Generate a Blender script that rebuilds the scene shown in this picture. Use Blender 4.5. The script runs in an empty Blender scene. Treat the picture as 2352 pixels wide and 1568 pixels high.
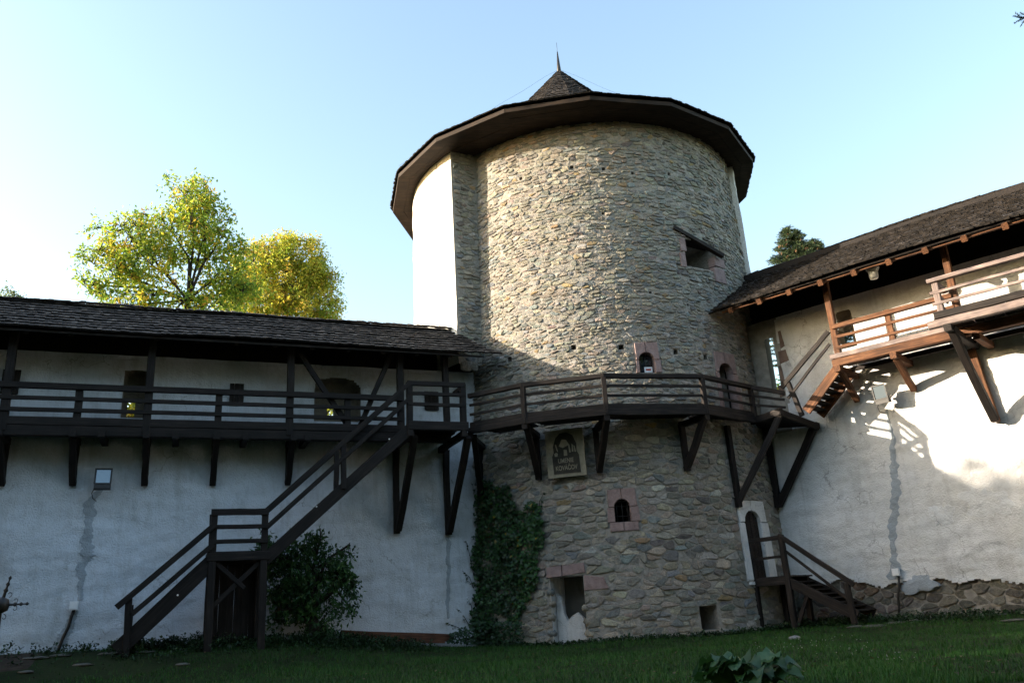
import bpy, math, random
from mathutils import Vector, Matrix, noise
sc = bpy.context.scene
rnd = random.Random(7)
V = Vector

# ------------------------------------------------------------ camera
PITCH, ROLL, FP = math.radians(18.0), math.radians(-3.5), 1882.0
CZ = 1.0                                     # camera height over the turf at the tower foot
fwd = V((0, math.cos(PITCH), math.sin(PITCH)))
r0 = V((1, 0, 0)); u0 = r0.cross(fwd)
RX = r0 * math.cos(ROLL) + u0 * math.sin(ROLL)
UY = -r0 * math.sin(ROLL) + u0 * math.cos(ROLL)
cam = bpy.data.cameras.new('camera'); camo = bpy.data.objects.new('camera', cam)
sc.collection.objects.link(camo); sc.camera = camo
M = Matrix.Identity(4)
for i, a in enumerate((RX, UY, -fwd)):
    for j in range(3): M[j][i] = a[j]
M.translation = V((0, 0, CZ)); camo.matrix_world = M
cam.sensor_width = 36.0; cam.lens = FP / 2352 * 36; cam.clip_end = 3000; cam.clip_start = .05

# ------------------------------------------------------------ sky, sun, exposure
SUN_TRAVEL = V((math.cos(math.radians(4.5)), math.sin(math.radians(4.5)), -math.tan(math.radians(13.5)))).normalized()
w = bpy.data.worlds.new("World"); sc.world = w; w.use_nodes = True
nt = w.node_tree; bg = nt.nodes['Background']
sky = nt.nodes.new('ShaderNodeTexSky'); sky.sky_type = 'NISHITA'; sky.sun_disc = False
sky.sun_elevation = math.radians(13.5)
sky.sun_rotation = math.atan2(-SUN_TRAVEL.x, -SUN_TRAVEL.y)
sky.altitude = 500; sky.air_density = 1.4; sky.dust_density = 3.2; sky.ozone_density = 1.3
nt.links.new(sky.outputs[0], bg.inputs[0]); bg.inputs[1].default_value = .15
sl = bpy.data.lights.new('sun', 'SUN'); sl.energy = 4.0; sl.angle = math.radians(.5); sl.color = (1, .86, .68)
so = bpy.data.objects.new('sun', sl); sc.collection.objects.link(so)
so.rotation_euler = SUN_TRAVEL.to_track_quat('-Z', 'Y').to_euler(); so.location = (-30, 0, 30)
sc.view_settings.view_transform = 'Standard'; sc.view_settings.look = 'None'
sc.view_settings.gamma = 1; sc.view_settings.use_curve_mapping = False
sc.view_settings.exposure = 1.85

# ------------------------------------------------------------ frames
NL = V((-.3793, .9253)); DL = V((.9253, .3793))       # left curtain wall: normal (away), direction
NR = V((.669, .7433)); DR = V((.7433, -.669))         # right curtain wall
ZO = 1.0
def ray(x, y): return fwd + RX * ((x - 1176) / FP) - UY * ((y - 784) / FP)
def pl(x, y, n, d):
    r = ray(x, y); k = d / (r.x * n.x + r.y * n.y); p = r * k; p.z += CZ; return p
def ath(x, y, h):
    r = ray(x, y); p = r * (h / r.z); p.z += CZ; return p
def dist(x, y, d):
    r = ray(x, y); p = r * (d / math.hypot(r.x, r.y)); p.z += CZ; return p
def LW(s, q, h): return V((DL.x * s + NL.x * q, DL.y * s + NL.y * q, h + CZ))
def RW(t, q, h): return V((DR.x * t + NR.x * q, DR.y * t + NR.y * q, h + CZ))
def Ls(p): return p.x * DL.x + p.y * DL.y
def Rt(p): return p.x * DR.x + p.y * DR.y
def lx(x, y, q): p = pl(x, y, NL, q); return Ls(p), p.z - CZ     # pixel -> (s, h) on a left plane
def rx(x, y, q): p = pl(x, y, NR, q); return Rt(p), p.z - CZ

# ------------------------------------------------------------ objects
WM = {}
def reg(o, Mw, parent):
    sc.collection.objects.link(o)
    WM[o.name] = Mw.copy()
    if parent is not None:
        o.parent = parent; o.matrix_basis = WM[parent.name].inverted() @ Mw
    else: o.matrix_basis = Mw
    return o
def tag(o, label=None, cat=None, group=None, kind=None):
    if label: o['label'] = label
    if cat: o['category'] = cat
    if group: o['group'] = group
    if kind: o['kind'] = kind
    return o
def thing(name, loc, label, cat, group=None):
    o = bpy.data.objects.new(name, None); o.empty_display_size = .3
    return tag(reg(o, Matrix.Translation(V(loc)), None), label, cat, group)
def mesh(name, vs, fs, mat, parent=None, Mw=None, smooth=False, cols=None, base=None):
    """vs in world space unless Mw is given (then local)"""
    me = bpy.data.meshes.new(name)
    if Mw is None:
        Mw = WM[parent.name].copy() if parent is not None else Matrix.Translation(V(base) if base else V((0, 0, 0)))
        inv = Mw.inverted(); vs = [inv @ V(v) for v in vs]
    me.from_pydata([tuple(v) for v in vs], [], fs)
    if isinstance(mat, (list, tuple)):
        for m in mat: me.materials.append(m)
    else: me.materials.append(mat)
    if smooth: me.polygons.foreach_set('use_smooth', [True] * len(me.polygons))
    if cols is not None:
        at = me.color_attributes.new('Col', 'FLOAT_COLOR', 'POINT')
        flat = []
        for c in cols: flat += [c[0], c[1], c[2], 1.0]
        at.data.foreach_set('color', flat)
    me.validate(); me.update()
    return reg(bpy.data.objects.new(name, me), Mw, parent)
def beam(name, parent, p0, p1, wd, ht, mat, up=(0, 0, 1), ext=0.0, jit=.006, seg=4, label=None):
    p0 = V(p0); p1 = V(p1); ax = (p1 - p0); L = ax.length; ax.normalize()
    p0 = p0 - ax * ext; L += 2 * ext
    up = V(up)
    if abs(ax.dot(up.normalized())) > .95: up = V((NL.x, NL.y, 0))
    sd = up.cross(ax).normalized(); u2 = ax.cross(sd)
    a, b = wd / 2, ht / 2; c = min(a, b) * .16
    sec = [(-a + c, -b), (a - c, -b), (a, -b + c), (a, b - c), (a - c, b), (-a + c, b), (-a, b - c), (-a, -b + c)]
    vs, fs = [], []
    for i in range(seg + 1):
        ox, oz = rnd.uniform(-jit, jit), rnd.uniform(-jit, jit); k = 1 + rnd.uniform(-jit, jit) * 3
        for (y, z) in sec: vs.append((L * i / seg, y * k + ox, z * k + oz))
    for i in range(seg):
        for j in range(8):
            k = (j + 1) % 8; fs.append((i * 8 + j, i * 8 + k, (i + 1) * 8 + k, (i + 1) * 8 + j))
    fs.append(tuple(range(7, -1, -1))); fs.append(tuple(seg * 8 + j for j in range(8)))
    Mw = Matrix.Identity(4)
    for i in range(3): Mw[i][0] = ax[i]; Mw[i][1] = sd[i]; Mw[i][2] = u2[i]
    Mw.translation = p0
    o = mesh(name, vs, fs, mat, parent, Mw)
    if label: o['label'] = label
    return o
def tube(name, parent, pts, r, mat, n=6, taper=None, base=None):
    vs, fs = [], []; pts = [V(p) for p in pts]
    for i, p in enumerate(pts):
        t = (pts[min(i + 1, len(pts) - 1)] - pts[max(i - 1, 0)]).normalized()
        a = t.cross(V((0, 0, 1)) if abs(t.z) < .9 else V((1, 0, 0))).normalized(); b = t.cross(a)
        rr = r if taper is None else r + (taper - r) * i / (len(pts) - 1)
        for k in range(n):
            th = 2 * math.pi * k / n; vs.append(p + a * math.cos(th) * rr + b * math.sin(th) * rr)
    for i in range(len(pts) - 1):
        for k in range(n): fs.append((i * n + k, i * n + (k + 1) % n, (i + 1) * n + (k + 1) % n, (i + 1) * n + k))
    fs.append(tuple(range(n - 1, -1, -1))); fs.append(tuple((len(pts) - 1) * n + k for k in range(n)))
    return mesh(name, vs, fs, mat, parent, smooth=True, base=base)
def prism(name, parent, front, depthvec, mat, bev=0.0):
    """closed polygon (world points) extruded by depthvec, front edge chamfered"""
    n = len(front); front = [V(p) for p in front]; d = V(depthvec)
    c = sum(front, V((0, 0, 0))) / n
    vs = [c + (p - c) * (1 - bev) for p in front] + [p + d * .12 for p in front] + [p + d for p in front]
    fs = [tuple(range(n))]
    for r_ in (0, n):
        for i in range(n): fs.append((r_ + i, r_ + n + i, r_ + n + (i + 1) % n, r_ + (i + 1) % n))
    fs.append(tuple(2 * n + i for i in range(n - 1, -1, -1)))
    return mesh(name, vs, fs, mat, parent)
def boxc(name, parent, c, ax, sx, sy, sz, mat, base=None):
    """box centred at c, axes ax = (X, Y, Z) vectors"""
    X, Y, Z = [V(a).normalized() for a in ax]; c = V(c); vs = []
    for k in (-.5, .5):
        for j in (-.5, .5):
            for i in (-.5, .5): vs.append(c + X * sx * i + Y * sy * j + Z * sz * k)
    fs = [(0, 2, 3, 1), (4, 5, 7, 6), (0, 1, 5, 4), (2, 6, 7, 3), (0, 4, 6, 2), (1, 3, 7, 5)]
    return mesh(name, vs, fs, mat, parent, base=base)

# ------------------------------------------------------------ materials
def new_mat(name, rough=.85, spec=.3):
    m = bpy.data.materials.new(name); m.use_nodes = True
    b = m.node_tree.nodes['Principled BSDF']; b.inputs['Roughness'].default_value = rough
    b.inputs['Specular IOR Level'].default_value = spec
    return m, m.node_tree, b
def N(t, k, **kw):
    n = t.nodes.new(k)
    for a, b in kw.items(): setattr(n, a, b)
    return n
def noise_n(t, vec, scale, det=4, rough=.55):
    n = N(t, 'ShaderNodeTexNoise'); n.inputs['Scale'].default_value = scale
    n.inputs['Detail'].default_value = det; n.inputs['Roughness'].default_value = rough
    if vec is not None: t.links.new(vec, n.inputs['Vector'])
    return n.outputs['Fac']
def ramp(t, fac, stops):
    r = N(t, 'ShaderNodeValToRGB'); cr = r.color_ramp
    while len(cr.elements) < len(stops): cr.elements.new(.5)
    for e, (p, c) in zip(cr.elements, stops): e.position = p; e.color = (*c, 1)
    t.links.new(fac, r.inputs[0]); return r.outputs[0]
def mix(t, fac, a, b, mode='MIX'):
    m = N(t, 'ShaderNodeMix', data_type='RGBA', blend_type=mode)
    for s, v in ((0, fac), (6, a), (7, b)):
        if isinstance(v, (int, float)): m.inputs[s].default_value = v
        elif isinstance(v, tuple): m.inputs[s].default_value = (*v, 1)
        else: t.links.new(v, m.inputs[s])
    return m.outputs[2]
def coords(t, kind='Object', scale=(1, 1, 1)):
    c = N(t, 'ShaderNodeTexCoord'); mp = N(t, 'ShaderNodeMapping'); mp.inputs['Scale'].default_value = scale
    t.links.new(c.outputs[kind], mp.inputs[0]); return mp.outputs[0]
def pos(t, scale=(1, 1, 1)):
    g = N(t, 'ShaderNodeNewGeometry'); mp = N(t, 'ShaderNodeMapping'); mp.inputs['Scale'].default_value = scale
    t.links.new(g.outputs['Position'], mp.inputs[0]); return mp.outputs[0]
def bump(t, b, h, dist_, st=1.0):
    n = N(t, 'ShaderNodeBump'); n.inputs['Distance'].default_value = dist_; n.inputs['Strength'].default_value = st
    t.links.new(h, n.inputs['Height']); t.links.new(n.outputs[0], b.inputs['Normal'])
def wood(name, dark, mid, light, rough=.75):
    m, t, b = new_mat(name, rough, .25)
    co = coords(t, 'Object', (1.6, 34, 34)); oi = N(t, 'ShaderNodeObjectInfo')
    ad = N(t, 'ShaderNodeVectorMath', operation='ADD'); t.links.new(co, ad.inputs[0])
    cm = N(t, 'ShaderNodeCombineXYZ'); ml = N(t, 'ShaderNodeMath', operation='MULTIPLY'); ml.inputs[1].default_value = 71
    t.links.new(oi.outputs['Random'], ml.inputs[0])
    for i in range(3): t.links.new(ml.outputs[0], cm.inputs[i])
    t.links.new(cm.outputs[0], ad.inputs[1])
    f = noise_n(t, ad.outputs[0], 1.0, 6, .62)
    c = ramp(t, f, [(.3, dark), (.52, mid), (.74, light)])
    f2 = noise_n(t, pos(t, (1, 1, 1)), 2.3, 3)
    c2 = mix(t, ramp(t, f2, [(.35, (.55, .55, .55)), (.65, (1, 1, 1))]), (0, 0, 0), c)
    c2 = mix(t, 1.0, c, ramp(t, f2, [(.3, (.6, .6, .62)), (.7, (1.15, 1.1, 1.05))]), 'MULTIPLY')
    t.links.new(c2, b.inputs['Base Color']); bump(t, b, f, .006, .6)
    return m
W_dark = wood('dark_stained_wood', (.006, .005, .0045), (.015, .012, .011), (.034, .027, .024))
W_mid = wood('worn_dark_wood', (.007, .0055, .005), (.018, .014, .0125), (.055, .045, .04))
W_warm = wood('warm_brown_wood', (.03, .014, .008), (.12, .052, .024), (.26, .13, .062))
W_grey = wood('weathered_grey_wood', (.09, .07, .065), (.23, .18, .165), (.38, .33, .31))
W_red = wood('reddish_plank_wood', (.05, .022, .014), (.11, .05, .03), (.19, .09, .055))
W_board = wood('soffit_board_wood', (.008, .0055, .004), (.028, .018, .012), (.07, .046, .03))

def plaster(name, base, warm, stain, streak=True):
    m, t, b = new_mat(name, .93, .15)
    p = pos(t); f1 = noise_n(t, p, .45, 5, .6); f2 = noise_n(t, p, 7, 6, .65)
    c = mix(t, ramp(t, f1, [(.35, (0, 0, 0)), (.7, (1, 1, 1))]), base, warm)
    f3 = noise_n(t, pos(t, (1.3, 1.3, .35)), 1.6, 6, .68)
    c = mix(t, ramp(t, f3, [(.5, (0, 0, 0)), (.78, (.75, .75, .75))]), c, stain)
    c = mix(t, ramp(t, f2, [(.3, (.3, .3, .3)), (.5, (0, 0, 0))]), c, stain)
    vo = N(t, 'ShaderNodeTexVoronoi', feature='DISTANCE_TO_EDGE'); vo.inputs['Scale'].default_value = .75
    wv = N(t, 'ShaderNodeTexNoise'); wv.inputs['Scale'].default_value = 2.2; wv.inputs['Detail'].default_value = 6; t.links.new(p, wv.inputs['Vector'])
    sc1 = N(t, 'ShaderNodeVectorMath', operation='SCALE'); sc1.inputs['Scale'].default_value = .9; t.links.new(wv.outputs['Color'], sc1.inputs[0])
    ad1 = N(t, 'ShaderNodeVectorMath', operation='ADD'); t.links.new(p, ad1.inputs[0]); t.links.new(sc1.outputs[0], ad1.inputs[1]); t.links.new(ad1.outputs[0], vo.inputs['Vector'])
    ck = ramp(t, vo.outputs['Distance'], [(.0, (.75, .75, .75)), (.010, (0, 0, 0))])
    mk = ramp(t, noise_n(t, p, .6, 2), [(.48, (0, 0, 0)), (.6, (1, 1, 1))])
    ck = mix(t, 1.0, ck, mk, 'MULTIPLY'); c = mix(t, ck, c, tuple(x * .55 for x in stain))
    fs_ = noise_n(t, pos(t, (5, 5, .25)), 1.2, 4, .6); c = mix(t, ramp(t, fs_, [(.56, (0, 0, 0)), (.8, (.5, .5, .5))]), c, stain)
    t.links.new(c, b.inputs['Base Color'])
    mm = N(t, 'ShaderNodeMath', operation='ADD'); t.links.new(f2, mm.inputs[0])
    f4 = noise_n(t, p, 28, 4); t.links.new(f4, mm.inputs[1])
    bump(t, b, mm.outputs[0], .035, .7)
    return m
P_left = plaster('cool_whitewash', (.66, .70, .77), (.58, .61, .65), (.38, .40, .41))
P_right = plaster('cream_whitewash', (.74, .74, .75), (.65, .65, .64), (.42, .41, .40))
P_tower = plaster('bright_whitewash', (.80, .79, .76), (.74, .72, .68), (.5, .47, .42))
P_patch = plaster('grey_patching_mortar', (.38, .42, .47), (.34, .38, .42), (.28, .30, .31))
P_white = plaster('white_limewash', (.66, .66, .66), (.58, .57, .56), (.36, .35, .33))
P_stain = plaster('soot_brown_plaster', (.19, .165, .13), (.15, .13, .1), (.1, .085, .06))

def stone_mat():
    m, t, b = new_mat('rubble_stone', .9, .2)
    a = N(t, 'ShaderNodeAttribute'); a.attribute_name = 'Col'
    p = pos(t); f = noise_n(t, p, 9, 6, .7); f2 = noise_n(t, p, 42, 4, .6)
    c = mix(t, 1.0, a.outputs['Color'], ramp(t, f, [(.25, (.55, .55, .57)), (.5, (.95, .95, .93)), (.78, (1.4, 1.36, 1.28))]), 'MULTIPLY')
    f3 = noise_n(t, p, 5.5, 6, .75)
    c = mix(t, ramp(t, f3, [(.56, (0, 0, 0)), (.68, (.7, .7, .7))]), c, (.25, .23, .20))
    c = mix(t, ramp(t, f2, [(.58, (0, 0, 0)), (.75, (.5, .5, .5))]), c, (.36, .34, .30))
    t.links.new(c, b.inputs['Base Color'])
    mm = N(t, 'ShaderNodeMath', operation='ADD'); t.links.new(f, mm.inputs[0]); t.links.new(f2, mm.inputs[1])
    bump(t, b, mm.outputs[0], .05, 1.0)
    return m
S_stone = stone_mat()
def simple(name, c1, c2, sc_=6, rough=.9, bd=.01, spec=.2):
    m, t, b = new_mat(name, rough, spec); f = noise_n(t, pos(t), sc_, 5, .6)
    t.links.new(ramp(t, f, [(.3, c1), (.7, c2)]), b.inputs['Base Color'])
    if bd: bump(t, b, noise_n(t, pos(t), sc_ * 3, 5), bd, .7)
    return m
S_mortar = simple('lime_mortar', (.23, .215, .19), (.36, .335, .30), 5, .95, .05)
S_pink = simple('pink_rhyolite', (.20, .14, .13), (.35, .255, .24), 4.5, .85, .03)
S_brown = simple('brown_jamb_stone', (.13, .085, .07), (.21, .15, .125), 4, .9, .02)
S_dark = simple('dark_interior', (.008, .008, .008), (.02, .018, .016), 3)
S_grey = simple('grey_inner_plaster', (.10, .098, .09), (.16, .155, .14), 2)
K_metal = simple('black_iron', (.006, .006, .006), (.02, .016, .014), 20, .5, .002, .5)
K_grey = simple('grey_metal', (.16, .16, .17), (.24, .24, .25), 20, .4, .001, .5)
K_white = simple('white_plastic', (.78, .78, .80), (.85, .85, .86), 20, .5, 0, .4)
K_glassw = simple('frosted_lamp_glass', (.55, .53, .47), (.7, .68, .6), 10, .25, 0, .5)
def glass_mat():
    m, t, b = new_mat('dark_pane_glass', .04, .8); b.inputs['Base Color'].default_value = (.03, .04, .06, 1)
    b.inputs['Metallic'].default_value = .0; b.inputs['IOR'].default_value = 1.8; return m
K_glass = glass_mat()
def shingle_mat():
    m, t, b = new_mat('old_shingle_wood', .85, .25)
    oi = N(t, 'ShaderNodeObjectInfo'); a = N(t, 'ShaderNodeAttribute'); a.attribute_name = 'Col'
    f = noise_n(t, pos(t, (1, 1, 1)), 3.5, 4, .6); g = noise_n(t, pos(t, (60, 60, 8)), 1, 3)
    c = ramp(t, f, [(.3, (.024, .021, .02)), (.5, (.04, .036, .034)), (.72, (.075, .068, .064))])
    c = mix(t, 1.0, c, a.outputs['Color'], 'MULTIPLY')
    t.links.new(c, b.inputs['Base Color']); bump(t, b, g, .008, .6); return m
S_shingle = shingle_mat()
def leaf_mat(name, cols, tr=.35, rough=.5, sc_=1.3):
    m, t, b = new_mat(name, rough, .35); a = N(t, 'ShaderNodeAttribute'); a.attribute_name = 'Col'
    f = noise_n(t, pos(t), sc_, 3)
    c = mix(t, 1.0, a.outputs['Color'], ramp(t, f, cols), 'MULTIPLY')
    t.links.new(c, b.inputs['Base Color'])
    tl = N(t, 'ShaderNodeBsdfTranslucent'); t.links.new(c, tl.inputs[0])
    ms = N(t, 'ShaderNodeMixShader'); ms.inputs[0].default_value = tr
    t.links.new(b.outputs[0], ms.inputs[1]); t.links.new(tl.outputs[0], ms.inputs[2])
    t.links.new(ms.outputs[0], t.nodes['Material Output'].inputs[0]); return m
one = [(.3, (.85, .85, .85)), (.7, (1.15, 1.15, 1.15))]
F_tree = leaf_mat('autumn_leaf', one, .55)
F_bush = leaf_mat('shrub_leaf', one, .25)
F_ivy = leaf_mat('ivy_leaf', one, .15, .4)
F_grass = leaf_mat('grass_blade', [(.3, (.75, .8, .7)), (.7, (1.2, 1.15, 1.1))], .3, .6, .5)
F_big = leaf_mat('broad_leaf', one, .25, .45)
F_needle = leaf_mat('spruce_needle', one, .15, .6)
K_bark = simple('tree_bark', (.018, .014, .011), (.05, .04, .03), 14, .9, .02)
K_soil = simple('bare_soil', (.02, .014, .010), (.05, .036, .026), 6, .95, .02)

# ------------------------------------------------------------ Voronoi rubble
def clip(poly, nx, ny, d):           # keep n.p <= d
    out = []; n = len(poly)
    for i in range(n):
        a = poly[i]; b = poly[(i + 1) % n]
        da = a[0] * nx + a[1] * ny - d; db = b[0] * nx + b[1] * ny - d
        if da <= 0: out.append(a)
        if (da < 0 < db) or (db < 0 < da):
            k = da / (da - db); out.append((a[0] + (b[0] - a[0]) * k, a[1] + (b[1] - a[1]) * k))
    return out
def rubble_cells(u0_, u1_, v0_, v1_, big=lambda u, v: 1.0, asp=2.0, seed=1, row=.135, wid=.26):
    r = random.Random(seed); S = []
    v = v0_
    while v < v1_:
        k = big(0, v); hh = row * k * r.uniform(.7, 1.35); u = u0_ - r.random() * .3
        while u < u1_:
            ww = wid * k * r.choice((.4, .5, .7, .9, 1, 1.2, 1.6, 2.1)) * r.uniform(.85, 1.15)
            S.append((u + ww / 2, v + hh / 2 + r.uniform(-.46, .46) * hh)); u += ww
        v += hh
    S = [p for p in S if r.random() > .05]
    g = {}; G = .5
    for i, (a, b) in enumerate(S): g.setdefault((int(a // G), int(b * asp // G)), []).append(i)
    cells = []
    for i, (a, b) in enumerate(S):
        P = (a, b * asp); poly = [(P[0] - .5, P[1] - .5), (P[0] + .5, P[1] - .5), (P[0] + .5, P[1] + .5), (P[0] - .5, P[1] + .5)]
        ga, gb = int(a // G), int(b * asp // G); nb = []
        for x in (-1, 0, 1):
            for y in (-1, 0, 1):
                for j in g.get((ga + x, gb + y), []):
                    if j != i:
                        Q = (S[j][0], S[j][1] * asp); nb.append(((Q[0] - P[0]) ** 2 + (Q[1] - P[1]) ** 2, Q))
        nb.sort(key=lambda q: q[0])
        for d2, Q in nb[:14]:
            nx, ny = Q[0] - P[0], Q[1] - P[1]; L = math.sqrt(d2) or 1e-6
            nx /= L; ny /= L
            poly = clip(poly, nx, ny, nx * (P[0] + Q[0]) / 2 + ny * (P[1] + Q[1]) / 2)
            if len(poly) < 3: break
        if len(poly) >= 3: cells.append([(x, y / asp) for x, y in poly])
    return cells
PAL = [((.33, .30, .25), 30), ((.29, .28, .245), 28), ((.245, .255, .24), 14), ((.24, .26, .265), 8), ((.40, .365, .30), 13),
       ((.36, .27, .16), 2), ((.34, .28, .245), 4), ((.18, .17, .16), 4), ((.43, .41, .38), 6)]
PALL = [c for c, k in PAL for _ in range(k)]
def stone_geo(poly, r, prot=.034, joint=.011, pal=PALL):
    """2-D polygon -> list of (u, v, d) verts and faces; d = out from the mortar"""
    n = len(poly); cx = sum(p[0] for p in poly) / n; cy = sum(p[1] for p in poly) / n
    q = []
    for i in range(n):
        a, b = poly[i], poly[(i + 1) % n]
        for k in (.22, .78): q.append((a[0] + (b[0] - a[0]) * k, a[1] + (b[1] - a[1]) * k))
    n = len(q)
    def ins(p, d):
        dx, dy = p[0] - cx, p[1] - cy; L = math.hypot(dx, dy) or 1e-6; k = max(.2, (L - d) / L); return cx + dx * k, cy + dy * k
    pr = prot * r.uniform(.05, 1.3) ** 1.0; tx, ty = r.uniform(-.12, .12), r.uniform(-.28, .08)
    vs = []; rg = []
    for p in q:
        j = joint * r.choice((.3, .5, .8, 1.1, 1.6, 2.6)); a = ins(p, j); vs.append((a[0], a[1], -.02)); rg.append(j)
    for p, j in zip(q, rg):
        a = ins(p, j + .008); vs.append((a[0], a[1], pr * .7 + tx * (a[0] - cx) + ty * (a[1] - cy) + r.uniform(-.004, .004)))
    for p, j in zip(q, rg):
        a = ins(p, j + .034); vs.append((a[0], a[1], pr + tx * (a[0] - cx) + ty * (a[1] - cy) + r.uniform(-.006, .006)))
    vs.append((cx, cy, pr * 1.05)); fs = []
    for rr in (0, n):
        for i in range(n): fs.append((rr + i, rr + (i + 1) % n, rr + n + (i + 1) % n, rr + n + i))
    for i in range(n): fs.append((2 * n + i, 2 * n + (i + 1) % n, 3 * n))
    c = r.choice(pal); k = r.uniform(.78, 1.22)
    return vs, fs, tuple(min(.6, x * k * r.uniform(.95, 1.05)) for x in c)
def area(p): return abs(sum(p[i][0] * p[(i + 1) % len(p)][1] - p[(i + 1) % len(p)][0] * p[i][1] for i in range(len(p)))) / 2
def lay_stones(cells, mapf, parent, openings, nsingle, seed, keep=lambda u, v: True, prot=.034, pal=PALL, name='stone'):
    """openings: (u0, u1, v0, v1). mapf(u, v, d) -> world point"""
    r = random.Random(seed); out = []
    for p in cells:
        cx = sum(a for a, b in p) / len(p); cy = sum(b for a, b in p) / len(p)
        if not keep(cx, cy): continue
        ok = True
        for (a0, a1, b0, b1) in openings:
            if a0 < cx < a1 and b0 < cy < b1: ok = False; break
            if min(x for x, y in p) < a1 and max(x for x, y in p) > a0 and min(y for x, y in p) < b1 and max(y for x, y in p) > b0:
                e = [(a0 - cx, 0), (cx - a1, 1), (b0 - cy, 2), (cy - b1, 3)]; k = max(e)[1]
                p = [clip(p, 1, 0, a0), clip(p, -1, 0, -a1), clip(p, 0, 1, b0), clip(p, 0, -1, -b1)][k]
                if len(p) < 3: ok = False; break
        if ok and area(p) > .0025: out.append(p)
    def vis(p):
        cx = sum(a for a, b in p) / len(p); cy = sum(b for a, b in p) / len(p); q = mapf(cx, cy, 0); q2 = mapf(cx, cy, .1)
        nrm = (q2 - q).normalized(); d = V((0, 0, CZ)) - q; return area(p) * max(0, nrm.dot(d.normalized())) / d.length ** 2
    out.sort(key=vis, reverse=True)
    vs, fs, cs = [], [], []
    for i, p in enumerate(out):
        g = stone_geo(p, r, prot, pal=pal); wv = [mapf(*a) for a in g[0]]
        if i < nsingle:
            mesh(name, wv, g[1], S_stone, parent, cols=[g[2]] * len(wv), smooth=False)
        else:
            b = len(vs); vs += wv; fs += [tuple(b + k for k in f) for f in g[1]]; cs += [g[2]] * len(wv)
    if vs:
        o = mesh('small_stones', vs, fs, S_stone, parent, cols=cs); o['kind'] = 'stuff'
def lines(a, b, step, edges, eps=.0015):
    L = [a + (b - a) * i / max(1, round((b - a) / step)) for i in range(max(1, round((b - a) / step)) + 1)]
    for e in edges:
        if a < e < b: L = [x for x in L if abs(x - e) > .012]; L += [e - eps, e + eps]
    return sorted(set(L))
def relief(name, parent, us, vs_, mapf, depth, mat, thick, skip=lambda u, v: False, mats=None, matf=None, smooth=True):
    """sheet with niches: depth(u, v) >= 0 sinks; where depth >= thick the face is left open"""
    pts = []; D = []
    for v in vs_:
        for u in us: d = depth(u, v); D.append(d); pts.append(mapf(u, v, -d))
    n = len(us); fs = []; mi = []
    for j in range(len(vs_) - 1):
        for i in range(n - 1):
            q = (j * n + i, j * n + i + 1, (j + 1) * n + i + 1, (j + 1) * n + i)
            if all(D[k] >= thick for k in q): continue
            cu, cv = (us[i] + us[i + 1]) / 2, (vs_[j] + vs_[j + 1]) / 2
            if skip(cu, cv): continue
            fs.append(q)
            mi.append(matf(cu, cv, max(D[k] for k in q), min(D[k] for k in q)) if matf else 0)
    o = mesh(name, pts, fs, mats or mat, parent, smooth='wall_face' in name or 'plaster' in name)
    if matf: o.data.polygons.foreach_set('material_index', mi)
    return o
def nz(x, y, z, s): return noise.noise(V((x * s, y * s, z * s)))
def plaster_relief(p, amp=.03):
    a = nz(p[0] * .6, p[1] * .6, p[2] * 1.6, 2.4)
    return amp * (nz(p[0], p[1], p[2], .9) + .8 * a + .45 * nz(p[0], p[1] + 5, p[2] * 1.5, 5.0) - 1.3 * max(0, nz(p[0] + 3, p[1], p[2] * 1.9, 2.1) - .38))

# ------------------------------------------------------------ ground
def ground_h(x, y):
    q = NL.x * x + NL.y * y
    g = -.97
    kx = min(1, max(0, (-1.0 - x) / 6)); kx = kx * kx * (3 - 2 * kx)
    kq = min(1, max(0, (q - 17.5) / 5.0)); kq = kq * kq * (3 - 2 * kq)
    g += .55 * kx * kq
    if x < -9: g += min(.12, (-9 - x) * .03) * kq
    n = NR.x * x + NR.y * y; kr = min(1, max(0, (x - 6) / 3)) * min(1, max(0, (n - 20) / 3)); g += .12 * kr
    if y < 11: k = min(1, (11 - y) / 10); g -= .55 * k * k * (3 - 2 * k)
    if y > 35: g -= min(4.0, (y - 35) * .1)
    return g + .035 * nz(x, y, 0, .35) + .012 * nz(x, y, 3, 1.6)
def grid_mesh(name, xs, ys, mat, hf):
    vs = [(x, y, hf(x, y) + ZO) for y in ys for x in xs]; n = len(xs)
    fs = [(j * n + i, j * n + i + 1, (j + 1) * n + i + 1, (j + 1) * n + i) for j in range(len(ys) - 1) for i in range(n - 1)]
    return mesh(name, vs, fs, mat, smooth=True)
def ground_mat():
    m, t, b = new_mat('turf_soil', .95, .1); p = pos(t)
    f = noise_n(t, p, .8, 5); g = noise_n(t, p, 12, 5)
    c = ramp(t, f, [(.35, (.010, .018, .006)), (.6, (.02, .03, .010))])
    c = mix(t, ramp(t, g, [(.5, (0, 0, 0)), (.72, (.7, .7, .7))]), c, (.026, .022, .012))
    t.links.new(c, b.inputs['Base Color']); bump(t, b, g, .03, .6); return m
xs = [-900, -400, -150, -70] + [-40 + i * .8 for i in range(101)] + [70, 150, 400, 900]
ys = [-600, -200, -60] + [-20 + i * .8 for i in range(101)] + [90, 200, 500, 1200]
gr = grid_mesh('ground', xs, ys, ground_mat(), ground_h); gr['kind'] = 'structure'

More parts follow.
